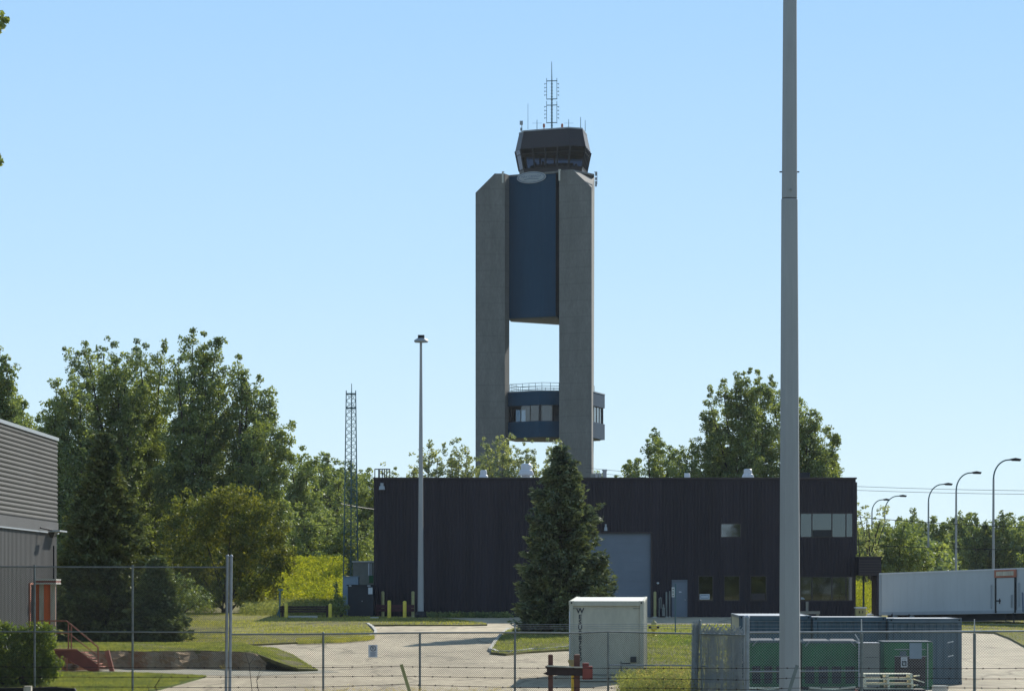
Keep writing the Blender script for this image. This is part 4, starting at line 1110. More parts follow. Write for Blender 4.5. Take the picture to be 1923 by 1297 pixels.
part(trl, 'underframe', tbox(MB(), .3, TL-2.2, .3, WW_-.3, -.20, -.035), M['dark_metal'])
part(trl, 'corner_post', tbox(MB(), -.03, .12, -.03, .1, -.03, 1), M['sign_grey'])
s1, s2 = 8.42, 9.87
dr_ = part(trl, 'side_door', tbox(MB(), s1+.1, s2-.1, -.05, 0, .03, .80), M['trailer_white'])
part(dr_, 'door_frame', tbox(tbox(tbox(MB(), s1, s1+.1, -.07, 0, -.02, .95), s2-.1, s2, -.07, 0, -.02, .95), s1, s2, -.06, 0, .80, .815), M['dark_metal'])
part(dr_, 'door_header', tbox(MB(), s1-.02, s2+.02, -.09, 0, .81, .99), M['rust_red'])
part(dr_, 'header_plate', tbox(MB(), s1+.12, s2-.12, -.10, -.09, .85, .95), M['weathered_wood'])
part(dr_, 'latch', tbox(tbox(MB(), s1+.12, s1+.4, -.09, -.05, .25, .28), s1+.32, s1+.36, -.09, -.05, .2, .32), M['dark_metal'])
part(dr_, 'hinge_bar', tbox(tbox(MB(), s2-.32, s2-.30, -.08, -.05, .1, .4), s2-.22, s2-.20, -.08, -.05, .1, .4), M['steel'])
part(trl, 'grab_rail', tbox(tbox(MB(), s1-.28, s1-.25, -.09, -.05, .08, .65), s2+.2, s2+.23, -.09, -.05, .1, .68), M['sign_grey'])
part(trl, 'step_frame', MB().path([tpt(s1+.7,0,-.04), tpt(s1+.7,0,-.22), tpt(s1+1.25,0,-.25), tpt(s1+1.25,0,-.04)], .025, 5).path([tpt(s1+1.25,-.02,-.02), tpt(s1+1.3,-.02,-.28)], .04, 5), M['dark_metal'])
lgb = MB()
for d in (.35, WW_-.35):
    p = tpt(11.0, d, -.05); lgb.box(p.x-.07,p.x+.07,p.y-.07,p.y+.07,p.z-.5,p.z).box(p.x-.05,p.x+.05,p.y-.05,p.y+.05,GY(p.y)+.08,p.z-.5).box(p.x-.14,p.x+.14,p.y-.14,p.y+.14,GY(p.y)+.085,GY(p.y)+.11)
part(trl, 'landing_leg', lgb, M['dark_metal'])
part(trl, 'reflector_post', MB().tube(tpt(s2+.45,-.06,.45), tpt(s2+.5,-.06,.0), .03), M['mark_blue'])
for s in (1.0, 2.25):
    for d in (.15, WW_-.15):
        p = tpt(s, d, 0); rr_ = .25; w_ = part(trl, 'wheel', MB().tube((p.x,p.y-.13,GY(p.y)+rr_),(p.x,p.y+.13,GY(p.y)+rr_), rr_, None, 18), M['rubber'])
        part(w_, 'rim', MB().tube((p.x,p.y-.14,GY(p.y)+rr_),(p.x,p.y-.125,GY(p.y)+rr_), .14, None, 14), M['sign_grey'])
part(trl, 'axle_beam', tbox(MB(), .6, 2.7, .4, WW_-.4, -.42, -.2), M['dark_metal'])

# ------------------------------------------------------------------ boxes beside the brown building
b1 = thing('utility_cabinet', 'black steel cabinet with a white notice at the left end of the brown building', 'cabinet', (wx(677,186), 186.6, GY(186)))
part(b1, 'body', MB().box(wx(653,186),wx(701.5,186),186,187.6,GY(186)-.05,wz(1099,186)), M['dark_box'], bevel=.015)
part(b1, 'lid', MB().box(wx(651,186),wx(702,186),185.94,187.66,wz(1099,186),wz(1097,186)), M['dark_metal'])
part(b1, 'notice', MB().box(wx(691.5,186),wx(699.5,186),185.97,185.99,wz(1115,186),wz(1102.5,186)), M['sign_white'])
part(b1, 'hinge', MB().box(wx(655,186),wx(660,186),185.92,185.99,wz(1100.5,186),wz(1098,186)).box(wx(690,186),wx(696,186),185.92,185.99,wz(1100.5,186),wz(1098,186)).tube((wx(680,186),185.95,wz(1128,186)),(wx(680,186),186.01,wz(1128,186)),.03), M['sign_grey'])
single('pale_blue_cabinet', 'pale blue metal cabinet standing behind the black one under the mast', 'cabinet', MB().box(wx(644,189),wx(673,189),189,190.2,GY(189)-.1,wz(1083,189)).box(wx(643,189),wx(674,189),188.95,190.25,wz(1083,189),wz(1081.6,189)), M['pale_blue_box'], (wx(658,189),189.5,GY(189)), bevel=.01)
b2 = thing('grey_shed', 'dark grey equipment shed with a pale roof edge behind the cabinets', 'shed', (wx(690,195), 196, GY(195)))
part(b2, 'wall', MB().box(wx(663,195),wx(712,195),195,197.6,GY(195)-.1,wz(1055,195)), M['grey_cabinet'])
part(b2, 'roof', MB().box(wx(661,195),wx(712,195),194.9,197.7,wz(1055,195),wz(1053,195)), M['sign_white'])
part(b2, 'conduit', MB().tube(W(693,1057,194.95),W(693,1080,194.95),.05).tube(W(697,1057,194.95),W(697,1080,194.95),.03), M['sign_white'])
part(b2, 'grille', MB().pbox(693,701,1080,1094,194.93,.06), M['green_paint'])
single('concrete_slab', 'small pale concrete slab on the grass by the black cabinet', 'slab', MB().box(wx(695,182),wx(710,182),182.2,182.8,GY(182),GY(182)+.17), M['kerb'], (wx(702,182),182.5,GY(182)), bevel=.02)
def bollard(px, by, ty, w, m, lab, Y=None, grp='yellow bollards'):
    Y = Y or (32457-F*.09)/(by-985.3); x = wx(px, Y); z0 = GY(Y)+.02; z1 = wz(ty, Y); r = w/2*Y/F
    r_ = thing('bollard', lab, 'bollard', (x, Y, z0), grp)
    part(r_, 'post', MB().lathe((x,Y,z0), [(r,0),(r,z1-z0-r*.7),(r*.86,z1-z0-r*.3),(r*.5,z1-z0-r*.05),(r*.1,z1-z0)], 14), M[m], smooth=True)
    part(r_, 'footing', MB().lathe((x,Y,z0-.03), [(r*1.7,0),(r*1.7,.05),(r*1.1,.07)], 12), M['kerb'])
bollard(537.5, 1154, 1131.5, 6.4, 'yellow', 'yellow bollard at the left end of the low dark timber barrier', 184)
bollard(620, 1156, 1132.5, 6.4, 'yellow', 'yellow bollard at the right end of the low dark timber barrier', 184)
bollard(731, 1158, 1126.5, 6.8, 'yellow', 'bright yellow bollard in front of the red guard rail, left one of the short pair', 183.5)
bollard(760, 1158, 1127.5, 6.8, 'yellow', 'bright yellow bollard in front of the red guard rail, right one of the short pair', 183.5)
bollard(718.8, 1158, 1109.5, 6, 'dull_yellow', 'taller faded yellow post against the brown wall, nearest the black cabinet', 187)
bollard(775.5, 1158, 1109.5, 6, 'dull_yellow', 'taller faded yellow post against the brown wall, behind the disc lamp post', 187)
bollard(1230, 1158, 1110, 5.5, 'dull_yellow', 'faded yellow post beside the blue garage door', 187)
bollard(1251.5, 1158, 1110.5, 3.4, 'grey_cabinet', 'thin grey post left of the blue side door', 187, 'grey posts by the door')
bollard(1257.6, 1150, 1109, 2.6, 'grey_cabinet', 'second thin grey post hard against the blue side door', 187.5, 'grey posts by the door')
tbz = GY(184)
def barrier(nm, lab, px0, px1, py0, py1, Y, m, n=2):
    r = thing(nm, lab, 'barrier', (wx((px0+px1)/2,Y), Y, GY(Y)))
    z0, z1 = wz(py1,Y), wz(py0,Y)
    for i in range(n):
        part(r, 'rail', MB().box(wx(px0,Y),wx(px1,Y),Y,Y+.12,z0+(z1-z0)*i/n+.01,z0+(z1-z0)*(i+1)/n-.01), M[m], bevel=.01)
    for px in (px0+4, px1-5): part(r, 'support_post', MB().box(wx(px,Y)-.06,wx(px,Y)+.06,Y+.12,Y+.22,GY(Y),z1+.02), M[m])
barrier('timber_barrier', 'low dark brown timber barrier between two yellow bollards on the lawn edge', 526, 619, 1137, 1149.5, 184.4, 'guard_timber', 3)
single('concrete_kerb_block', 'pale concrete wheel stop lying under the dark timber barrier', 'wheel stop', MB().box(wx(541,183.4),wx(596,183.4),183.4,183.6,GY(183.4)+.06,GY(183.4)+.2), M['kerb'], (wx(568,183.4),183.5,GY(183.4)), bevel=.03)
barrier('guard_rail', 'dark red guard rail low against the brown wall behind the yellow bollards', 705, 778, 1134.5, 1148, 186.9, 'maroon', 2)
p = W(526,1152,184.6)
tp = thing('standpipe', 'dark green standpipe post with a flat crosspiece beside the timber barrier', 'standpipe', (p.x, 184.6, GY(184.6)))
part(tp, 'post', MB().tube((p.x-.03,184.6,GY(184.6)),(p.x,184.6,wz(1107,184.6)),.045,None,8), M['lattice'])
part(tp, 'crosspiece', MB().pbox(522,531,1105,1108.5,184.5,.2), M['lattice'])
part(tp, 'brace', MB().tube(W(521,1155,184.6),W(526,1140,184.6),.04), M['lattice'])
# meter and junction by the door
single('gas_meter', 'small grey meter with pipes on the ground left of the blue side door', 'meter', MB().pbox(1243.5,1249,1140,1156,186.8,.3).path([W(1238,1157,187),W(1238,1123,187),W(1241.5,1121,187),W(1241.5,1142,187)],.035,6).tube(W(1246,1140,186.9),W(1246,1134,186.9),.05), M['grey_cabinet'], (wx(1245,187),187,GY(187)), bevel=.01)
# hydrant
HYd = (32457-F*.09)/(1194-985.3); hp = Vector((wx(1228,HYd), HYd, GY(HYd)+.09)); u = HYd/F
hy = thing('fire_hydrant', 'yellow fire hydrant with dark cap on the grass right of the white container', 'fire hydrant', hp)
part(hy, 'barrel', MB().lathe(hp, [(5*u,-.02),(5*u,.05),(3.8*u,.07),(3.6*u,12*u),(5.6*u,13*u),(5.8*u,20*u),(4.6*u,23*u)], 14), M['yellow'], smooth=True)
part(hy, 'bonnet', MB().lathe(hp+Vector((0,0,23*u)), [(5.2*u,0),(5.2*u,1.5*u),(4*u,4*u),(1.6*u,5.5*u),(1.4*u,8*u)], 14), M['dull_yellow'], smooth=True)
for s in (-1, 1):
    part(hy, 'outlet_cap', MB().tube(hp+Vector((s*4.5*u,0,17*u)), hp+Vector((s*10*u,0,17*u)), 2.6*u, 2.9*u, 10), M['guard_timber'])
part(hy, 'outlet_cap', MB().tube(hp+Vector((0,-4.5*u,16*u)), hp+Vector((0,-9*u,16*u)), 3.2*u, 3.4*u, 10), M['yellow'])
# small sign on post
SgY = (32457-F*.09)/(1189-985.3)
sn = thing('post_sign', 'small pale sign on a thin green post in the grass before the blue door', 'sign', (wx(1268.3,SgY), SgY, GY(SgY)+.09))
part(sn, 'post', MB().tube((wx(1268.3,SgY),SgY,GY(SgY)),(wx(1268.3,SgY),SgY,wz(1095,SgY)),.03,None,6).pbox(1266.8,1269.6,1095,1122,SgY-.05,.06), M['lattice'])
sf_ = part(sn, 'sign_plate', MB().pbox(1261.5,1266.9,1102,1120.5,SgY-.06,.02), M['sign_white'])
part(sf_, 'lettering', MB().pbox(1262.6,1265.6,1104.5,1107,SgY-.066,.005).pbox(1262.8,1265,1109,1114,SgY-.066,.005).pbox(1262.6,1265.6,1116,1118.5,SgY-.066,.005), M['grey_cabinet'])
# planter by the porch
cr_ = thing('wooden_crate', 'small yellow brown crate with a pale lid beside the porch post', 'crate', (wx(1617,184), 184, GY(184)))
part(cr_, 'body', MB().box(wx(1607.5,184),wx(1626,184),184,184.6,GY(184),wz(1141.5,184)), M['dull_yellow'])
part(cr_, 'lid', MB().box(wx(1606,184),wx(1627.5,184),183.95,184.65,wz(1141.5,184),wz(1139,184)), M['white_metal'])
part(cr_, 'slot', MB().pbox(1613,1614.5,1146,1151,183.98,.02).pbox(1619.5,1621,1146,1151,183.98,.02), M['rubber'])
single('flat_stone', 'flat pale stone lying by the crate next to the porch', 'stone', MB().hull([W(1628,1153,183.5),W(1637,1151.5,183.5),W(1641,1153.5,183.5),W(1629,1155.5,183.5),W(1632,1151.5,184),W(1640,1155.5,184),W(1628,1155.5,184)]), M['white_metal'], W(1634,1155,183.8))

# ------------------------------------------------------------------ chain link fences
def mesh_panel(mb, xa, xb, Y, z0, z1, pit=.066, r=.0032, holes=()):
    L = xb-xa; Hh = z1-z0; s = -Hh
    while s < L:
        for k in (1, -1):
            # wire x = s + t*Hh (k=1) or x = s+Hh - t*Hh
            t0, t1 = 0.0, 1.0
            f = (lambda t: s+t*Hh) if k == 1 else (lambda t: s+Hh-t*Hh)
            lo, hi = (0-s)/Hh, (L-s)/Hh
            if k == -1: lo, hi = (s+Hh-L)/Hh, (s+Hh)/Hh
            t0, t1 = max(0, lo), min(1, hi)
            if t1-t0 > .01:
                a = Vector((xa+f(t0), Y+.004*k, z0+t0*Hh)); b = Vector((xa+f(t1), Y+.004*k, z0+t1*Hh)); d = (b-a).normalized(); n_ = Vector((-d.z,0,d.x))*r
                mb.add([a+n_, a-n_, a+Vector((0,r*1.6,0)), b+n_, b-n_, b+Vector((0,r*1.6,0))], [(0,1,4,3),(1,2,5,4),(2,0,3,5)])
        s += pit*1.0
    return mb
FZ = GY(103)
FY = 103.0
# tall section
X = lambda p, Y=FY: wx(p, Y)
tf_ = thing('tall_chain_link_fence', 'tall chain link fence with two rails before the grey warehouse', 'fence', (X(180), FY, FZ))
for px in (-118, 65, 249): part(tf_, 'post', MB().tube((X(px),FY,FZ-.3),(X(px),FY,wz(1060,FY)),.035,None,8), M['fence_steel'])
for px, w in ((426.5,.045),(433.5,.05)):
    part(tf_, 'end_post', MB().tube((X(px-2),FY-.05,FZ-.3),(X(px+.8),FY-.05,wz(1045,FY)),w,None,10).lathe((X(px+.8),FY-.05,wz(1045,FY)), [(w*1.25,0),(w*1.2,.03),(w*.5,.07)], 10), M['steel'], smooth=True)
part(tf_, 'top_rail', MB().tube((X(-240),FY-.04,wz(1063.5,FY)),(X(427),FY-.04,wz(1064.5,FY)),.024,None,6), M['fence_steel'])
part(tf_, 'middle_rail', MB().tube((X(-240),FY-.04,wz(1184.5,FY)),(X(427),FY-.04,wz(1186.5,FY)),.024,None,6), M['fence_steel'])
part(tf_, 'chain_link', mesh_panel(MB(), X(-240), X(428), FY+.03, FZ-.1, wz(1062,FY)), M['fence_wire'])
# lower section
lf = thing('low_chain_link_fence', 'lower chain link fence with one top rail across the road', 'fence', (X(780), FY, FZ))
for px in (607, 788.5, 967, 1142):
    part(lf, 'post', MB().tube((X(px),FY,FZ-.3),(X(px),FY,wz(1189,FY)),.035,None,8).lathe((X(px),FY,wz(1189,FY)), [(.042,0),(.03,.04),(.01,.06)], 8), M['fence_steel'])
part(lf, 'top_rail', MB().path([Vector((X(a),FY-.02,wz(b,FY))) for a, b in ((434,1190.5),(607,1189.8),(790,1187.5),(967,1187),(1080,1188),(1142,1185.5),(1205,1187),(1306,1189))], .027, 8), M['fence_steel'])
part(lf, 'lower_rail', MB().tube((X(1144),FY-.02,wz(1248,FY)),(X(1318),FY-.02,wz(1249,FY)),.024,None,6), M['steel'])
part(lf, 'chain_link', mesh_panel(MB(), X(435), X(1312), FY+.03, FZ-.1, wz(1189,FY)), M['fence_wire'])
ar = MB().path([Vector((X(960),FY,wz(1172,FY))), Vector((X(966),FY,wz(1175,FY))), Vector((X(969),FY,wz(1189,FY)))], .02, 6).tube((X(966),FY,wz(1169,FY)),(X(967.5),FY,wz(1176,FY)),.018)
part(lf, 'wire_arm', ar, M['steel'])
for k in range(3): part(lf, 'strand', MB().tube((X(967),FY,wz(1172+k*4,FY)),(X(1306),FY,wz(1171+k*4,FY)),.006,None,4), M['steel'])
# no parking sign
np_ = thing('no_parking_sign', 'pale metal sign with a circled P symbol hung on the chain link fence', 'sign', (X(700), FY-.06, wz(1233,FY)))
part(np_, 'plate', MB().box(X(692),X(709),FY-.06,FY-.05,wz(1233.5,FY),wz(1210,FY)), M['sign_white'], bevel=.003)
cz_ = Vector((X(701),FY-.062,wz(1216.5,FY))); rgm = MB()
for i in range(24):
    a, b = 2*math.pi*i/24, 2*math.pi*(i+1)/24
    rgm.tube(cz_+Vector((.082*math.cos(a),0,.082*math.sin(a))), cz_+Vector((.082*math.cos(b),0,.082*math.sin(b))), .010, None, 5)
rgm.tube(cz_+Vector((-.055,-.001,.055)), cz_+Vector((.055,-.001,-.055)), .006, None, 5)
part(np_, 'ring_symbol', rgm, M['ink'])
text_part(np_, 'lettering', 'P', .13, cz_, (R(90),0,0), M['ink'], .003)
for k in range(4): part(np_, 'text_line', MB().box(X(695.5),X(706.5-k%2*2),FY-.064,FY-.06,wz(1225+k*2.1,FY),wz(1224.1+k*2.1,FY)), M['mark_blue'])
# right section
RY = 92.0
rf = thing('right_chain_link_fence', 'chain link fence with barbed wire on top before the blue containers', 'fence', (wx(1660,RY), RY, -.28))
XR = lambda p: wx(p, RY)
part(rf, 'end_post', MB().tube((XR(1403),RY-.04,-.4),(XR(1403),RY-.04,wz(1160,RY)),.06,None,12).lathe((XR(1403),RY-.04,wz(1160,RY)), [(.075,0),(.07,.04),(.04,.075)], 12), M['steel'], smooth=True)
for px in (1618, 1830, 2042):
    part(rf, 'post', MB().tube((XR(px),RY,-.4),(XR(px),RY,wz(1189,RY)),.042,None,8), M['fence_steel'])
    part(rf, 'wire_arm', MB().tube((XR(px),RY,wz(1189,RY)),(XR(px-1),RY-.1,wz(1162,RY)),.022,.014,6), M['white_metal'])
part(rf, 'top_rail', MB().tube((XR(1404),RY-.04,wz(1187,RY)),(XR(2200),RY-.04,wz(1183,RY)),.026,None,8), M['steel'])
part(rf, 'middle_rail', MB().tube((XR(1404),RY-.04,wz(1260.5,RY)),(XR(1612),RY-.04,wz(1259,RY)),.022,None,6), M['steel'])
part(rf, 'chain_link', mesh_panel(MB(), XR(1405), XR(2200), RY+.02, -.25, wz(1186,RY), .078, .0030), M['pale_wire'])
for k in range(3): part(rf, 'strand', MB().tube((XR(1404),RY-.05,wz(1166+k*6.5,RY)),(XR(2200),RY-.05,wz(1165+k*6.5,RY)),.005,None,4), M['steel'])
# rolled-up gate mesh between the two sections
GYt = 98.0
gt = thing('folded_gate_mesh', 'bunched grey chain link mesh hanging between two posts left of the thick pole', 'fence mesh', (wx(1355,GYt), GYt, -.27))
XG = lambda p: wx(p, GYt)
for k in range(5):
    rgk = random.Random(k); mb = MB(); x = XG(1316); xe = XG(1396); zt1 = wz(1195, GYt)
    prev = None; a = rgk.uniform(0, 6)
    while x < xe:
        y = GYt+k*.09+.07*math.sin(x*7+a)+.03*math.sin(x*19+a)
        top = wz(1180+rgk.uniform(0, 5)+3*math.sin(x*5+a)+(x-XG(1316))/(xe-XG(1316))*5, GYt)
        lx = x+rgk.uniform(-.03, .03)
        bot = Vector((lx+.04*math.sin(x*4), y, -.2)); midp = Vector((lx+.02*math.sin(x*9), y+.03, .8)); tp_ = Vector((x, y, top))
        mb.tube(bot, midp, .0045, None, 3, False); mb.tube(midp, tp_, .0045, None, 3, False)
        for q in range(14):
            t = rgk.random(); p = bot.lerp(midp, t) if rgk.random() < .5 else midp.lerp(tp_, t)
            mb.tube(p, p+Vector((rgk.choice((-.06,.06)), .01, .06)), .0045, None, 3, False)
        x += rgk.uniform(.014, .034)
    part(gt, 'mesh_fold', mb, M['gate_wire'])
loops = MB()
for i in range(15):
    x = XG(1322+i*5.2); s = 1 if i % 2 else -1
    z0_ = wz(1192, GYt); z1_ = wz(1170+(i%3)*3+i*.4, GYt)
    loops.tube((x-s*.10,GYt,z1_),(x+s*.13,GYt+.02,z0_),.015,None,4); loops.tube((x+.1*s,GYt+.05,z1_+.03),(x-.08*s,GYt+.05,z0_),.013,None,4)
part(gt, 'mesh_edge', loops, M['pale_wire'])
part(gt, 'rail', MB().tube((XG(1312),GYt-.1,wz(1189,GYt)),(XG(1402),GYt-.1,wz(1192,GYt)),.028,None,8).tube((XG(1316),GYt-.1,wz(1249,GYt)),(XG(1330),GYt-.1,wz(1251,GYt)),.022,None,6), M['fence_steel'])
part(gt, 'post', MB().tube((XG(1320),GYt-.08,-.4),(XG(1314),GYt-.08,wz(1166,GYt)),.035,None,8).lathe((XG(1314),GYt-.08,wz(1166,GYt)), [(.045,0),(.04,.03),(.02,.05)], 8), M['fence_steel'])
part(gt, 'post', MB().tube((XG(1399),GYt,-.4),(XG(1397),GYt,wz(1160,GYt)),.035,None,8).lathe((XG(1397),GYt,wz(1160,GYt)), [(.045,0),(.04,.03),(.02,.05)], 8), M['steel'])
# mesh roll
rm = MB(); rgk = random.Random(9); XR0, XR1 = XG(1300), XG(1313)
cxr, rr_ = (XR0+XR1)/2, (XR1-XR0)/2
for i in range(90):
    a = rgk.uniform(0, 6.28); q = rr_*rgk.uniform(.55, 1.05); z0_ = wz(1258,GYt) if True else 0
    b0 = Vector((cxr-.03+math.cos(a)*q, GYt+.25+math.sin(a)*q, -.2)); b1 = Vector((cxr+.02+math.cos(a+.3)*q, GYt+.25+math.sin(a+.3)*q, wz(1172+rgk.uniform(-8, 8), GYt)))
    rm.tube(b0, b1, .0045, None, 3, False)
    for j in range(16):
        t = rgk.random(); p = b0.lerp(b1, t); rm.tube(p, p+Vector((rgk.choice((-.05,.05)), .0, .06)), .0045, None, 3, False)
single('mesh_roll', 'upright roll of old chain link mesh standing at the fence corner', 'mesh roll', rm, M['gate_wire'], (cxr, GYt+.25, -.27))

# near security fence: only its barbed wire top reaches into the picture
NY = 22.0
nf = thing('barbed_wire_fence', 'three strands of rusty barbed wire across the bottom on slanting arms', 'fence', (0, NY, zg(0, NY)))
def strand(pts):
    mb = MB(); P = [W(a, b, NY) for a, b in pts]; rgk = random.Random(int(pts[0][1]))
    for a, b in zip(P[:-1], P[1:]):
        mb.tube(a, b, .0017, None, 5, False); n = int((b-a).length/.108)
        for i in range(n):
            p = a.lerp(b, (i+.5)/n)+Vector((0,0,0)); t = .0062
            mb.tube(p-Vector((.006,0,0)), p+Vector((.006,0,0)), .0036, None, 5)
            d = Vector((rgk.uniform(-.5,.5), rgk.uniform(-.5,.5), 1)).normalized()*t*1.3
            mb.tube(p-d, p+d, .0013, None, 3)
    return mb
part(nf, 'strand', strand([(-300,1249),(60,1251.5),(430,1253),(607,1252.5),(753,1250.5),(758,1251),(960,1253.5),(1160,1254),(1400,1254),(1494,1253.5),(1800,1254.5),(2200,1253)]), M['guard_timber'])
part(nf, 'strand', strand([(-300,1270),(60,1270.5),(430,1270.5),(607,1270),(755,1268),(763,1269),(960,1272),(1160,1273),(1400,1276),(1492,1272),(1640,1271),(1830,1274),(2200,1273)]), M['guard_timber'])
part(nf, 'strand', strand([(-300,1288),(60,1288.5),(430,1290),(607,1289),(755,1284),(770,1285),(960,1290),(1200,1291),(1400,1293.5),(1490,1291),(1700,1290),(1923,1291.5),(2200,1291)]), M['guard_timber'])
for a_, b_ in ((((753.5),1246.5),(770,1300)), ((1497,1248),(1480,1302))):
    part(nf, 'wire_arm', MB().slab(W(*a_,NY), W(*b_,NY), .022, .02), M['dull_yellow'] if a_[0] < 1000 else M['fence_steel'])
    part(nf, 'post', MB().tube(W(b_[0],b_[1],NY), (wx(b_[0],NY),NY,zg(0,NY)-.3), .03, None, 8), M['fence_steel'])

# ------------------------------------------------------------------ green dumpsters, cabinet, pallets
def dumpster(lab, px0, px1, py0, py1, Y, d, top_h=True):
    xa, xb, z0_, z1_ = wx(px0,Y), wx(px1,Y), wz(py1,Y), wz(py0,Y)
    r = thing('green_dumpster', lab, 'dumpster', ((xa+xb)/2, Y, GY(Y)), 'green dumpsters behind the fence')
    part(r, 'body', MB().box(xa,xb,Y,Y+d,max(z0_,GY(Y)+.1),z1_), M['green_paint'], bevel=.015)
    part(r, 'skid', MB().box(xa+.05,xa+.2,Y,Y+d,GY(Y),GY(Y)+.1).box(xb-.2,xb-.05,Y,Y+d,GY(Y),GY(Y)+.1), M['dark_metal'])
    part(r, 'rim', MB().box(xa-.03,xb+.03,Y-.03,Y+.02,z1_-.05,z1_+.015).box(xa-.03,xb+.03,Y+d-.02,Y+d+.03,z1_-.05,z1_+.015).box(xa-.03,xa+.02,Y+.02,Y+d-.02,z1_-.05,z1_+.015).box(xb-.02,xb+.03,Y+.02,Y+d-.02,z1_-.05,z1_+.015), M['container_blue'])
    lid = MB()
    for i in range(2):
        u0, u1 = xa+.04+(xb-xa-.08)*i/2+.01, xa+.04+(xb-xa-.08)*(i+1)/2-.01
        lid.hull([(u0,Y+.05,z1_+.02),(u1,Y+.05,z1_+.02),(u0,Y+d-.05,z1_+.02),(u1,Y+d-.05,z1_+.02),(u0+.05,Y+d*.5,z1_+.08),(u1-.05,Y+d*.5,z1_+.08)])
    part(r, 'lid', lid, M['dark_box'])
    rb = MB(); 
    for i in range(5):
        x = xa+(xb-xa)*(i+.02)/4.2; rb.box(x, x+.05, Y-.035, Y-.001, GY(Y)+.15, z1_-.06)
    rb.box(xa,xb,Y-.045,Y-.036,z0_+(z1_-z0_)*.48,z0_+(z1_-z0_)*.54)
    part(r, 'rib', rb, M['green_paint'])
    for i in range(4):
        u0 = xa+(xb-xa)*(i+.12)/4.2+.05; u1 = xa+(xb-xa)*(i+.92)/4.2
        part(r, 'front_panel', MB().box(u0, u1, Y-.012, Y-.002, GY(Y)+.2, z0_+(z1_-z0_)*.46), M['dark_box'])
    part(r, 'bar', MB().path([Vector((xa+.1,Y-.05,z1_-.15)),Vector((xa+.25,Y-.07,z1_+.02)),Vector((xb-.25,Y-.07,z1_+.02)),Vector((xb-.1,Y-.05,z1_-.15))],.014,6), M['pale_wire'])
    part(r, 'fork_pocket', MB().box(xa-.06,xa-.001,Y+.1,Y+d-.2,z0_+(z1_-z0_)*.6,z0_+(z1_-z0_)*.7).box(xb+.001,xb+.06,Y+.1,Y+d-.2,z0_+(z1_-z0_)*.6,z0_+(z1_-z0_)*.7), M['green_paint'])
    return r
d1 = dumpster('green dumpster between the folded gate mesh and the thick pole', 1407, 1502, 1203, 1290, 105, 1.6)
d2 = dumpster('green dumpster right of the thick pole with its lids shut', 1506, 1612, 1204, 1290, 105, 1.6)
Yd = 105.2
d3 = thing('green_enclosure', 'green steel enclosure with a small white sign and a pale blue notice', 'enclosure', (wx(1710,Yd), Yd, GY(Yd)))
part(d3, 'body', MB().box(wx(1660,Yd),wx(1752,Yd),Yd,Yd+1.5,GY(Yd),wz(1205,Yd)), M['green_paint'], bevel=.015)
part(d3, 'lid', MB().box(wx(1658,Yd),wx(1750,Yd),Yd-.03,Yd+1.53,wz(1205,Yd),wz(1203.3,Yd)), M['container_blue'])
part(d3, 'door', MB().box(wx(1680,Yd),wx(1738,Yd),Yd-.02,Yd-.001,GY(Yd)+.1,wz(1232,Yd)), M['guard_timber'])
part(d3, 'frame_bar', MB().box(wx(1680,Yd),wx(1738,Yd),Yd-.05,Yd-.02,wz(1219,Yd),wz(1217.6,Yd)).box(wx(1680,Yd),wx(1740,Yd),Yd-.05,Yd-.02,wz(1232,Yd),wz(1230.8,Yd)).box(wx(1741,Yd),wx(1743,Yd),Yd-.05,Yd-.001,GY(Yd),wz(1207,Yd)), M['pale_wire'])
ns = part(d3, 'notice', MB().pbox(1708,1731,1206.5,1236,Yd-.08,.02), M['pale_blue_box'])
s_ = part(d3, 'sign', MB().pbox(1692,1704,1233,1252,Yd-.08,.02), M['sign_white'])
part(s_, 'pictogram', MB().pbox(1693.6,1702.6,1240,1250,Yd-.085,.005), M['ink'])
part(s_, 'lettering', MB().pbox(1694,1702,1235.5,1237.5,Yd-.085,.005).pbox(1696,1700,1243,1248,Yd-.09,.005), M['sign_grey'])
part(d3, 'seal_plate', MB().pbox(1690,1702,1222,1231,Yd-.055,.02), M['container_blue'])
Yk = 104.6
k1 = thing('grey_locker', 'grey steel locker between the green dumpster and the green enclosure', 'locker', (wx(1637,Yk), Yk, GY(Yk)))
part(k1, 'body', MB().box(wx(1621,Yk),wx(1652,Yk),Yk,Yk+.8,GY(Yk),wz(1207,Yk)), M['grey_cabinet'], bevel=.012)
part(k1, 'top', MB().box(wx(1610,Yk),wx(1651,Yk),Yk-.03,Yk+.83,wz(1207,Yk),wz(1205.8,Yk)), M['white_metal'])
part(k1, 'seam', MB().pbox(1652.2,1653.4,1207,1262,Yk-.01,.05).pbox(1624,1649,1233,1233.8,Yk-.006,.01), M['dark_metal'])
single('bent_pipe', 'short bent white pipe sticking up behind the fence post by the locker', 'pipe', MB().path([W(1605.5,1190,104),W(1609,1195,104),W(1613,1201,104)],.02,6).tube(W(1613,1201,104),Vector((wx(1613,104),104,GY(104))),.012), M['white_metal'], (wx(1612,104),104,GY(104)))
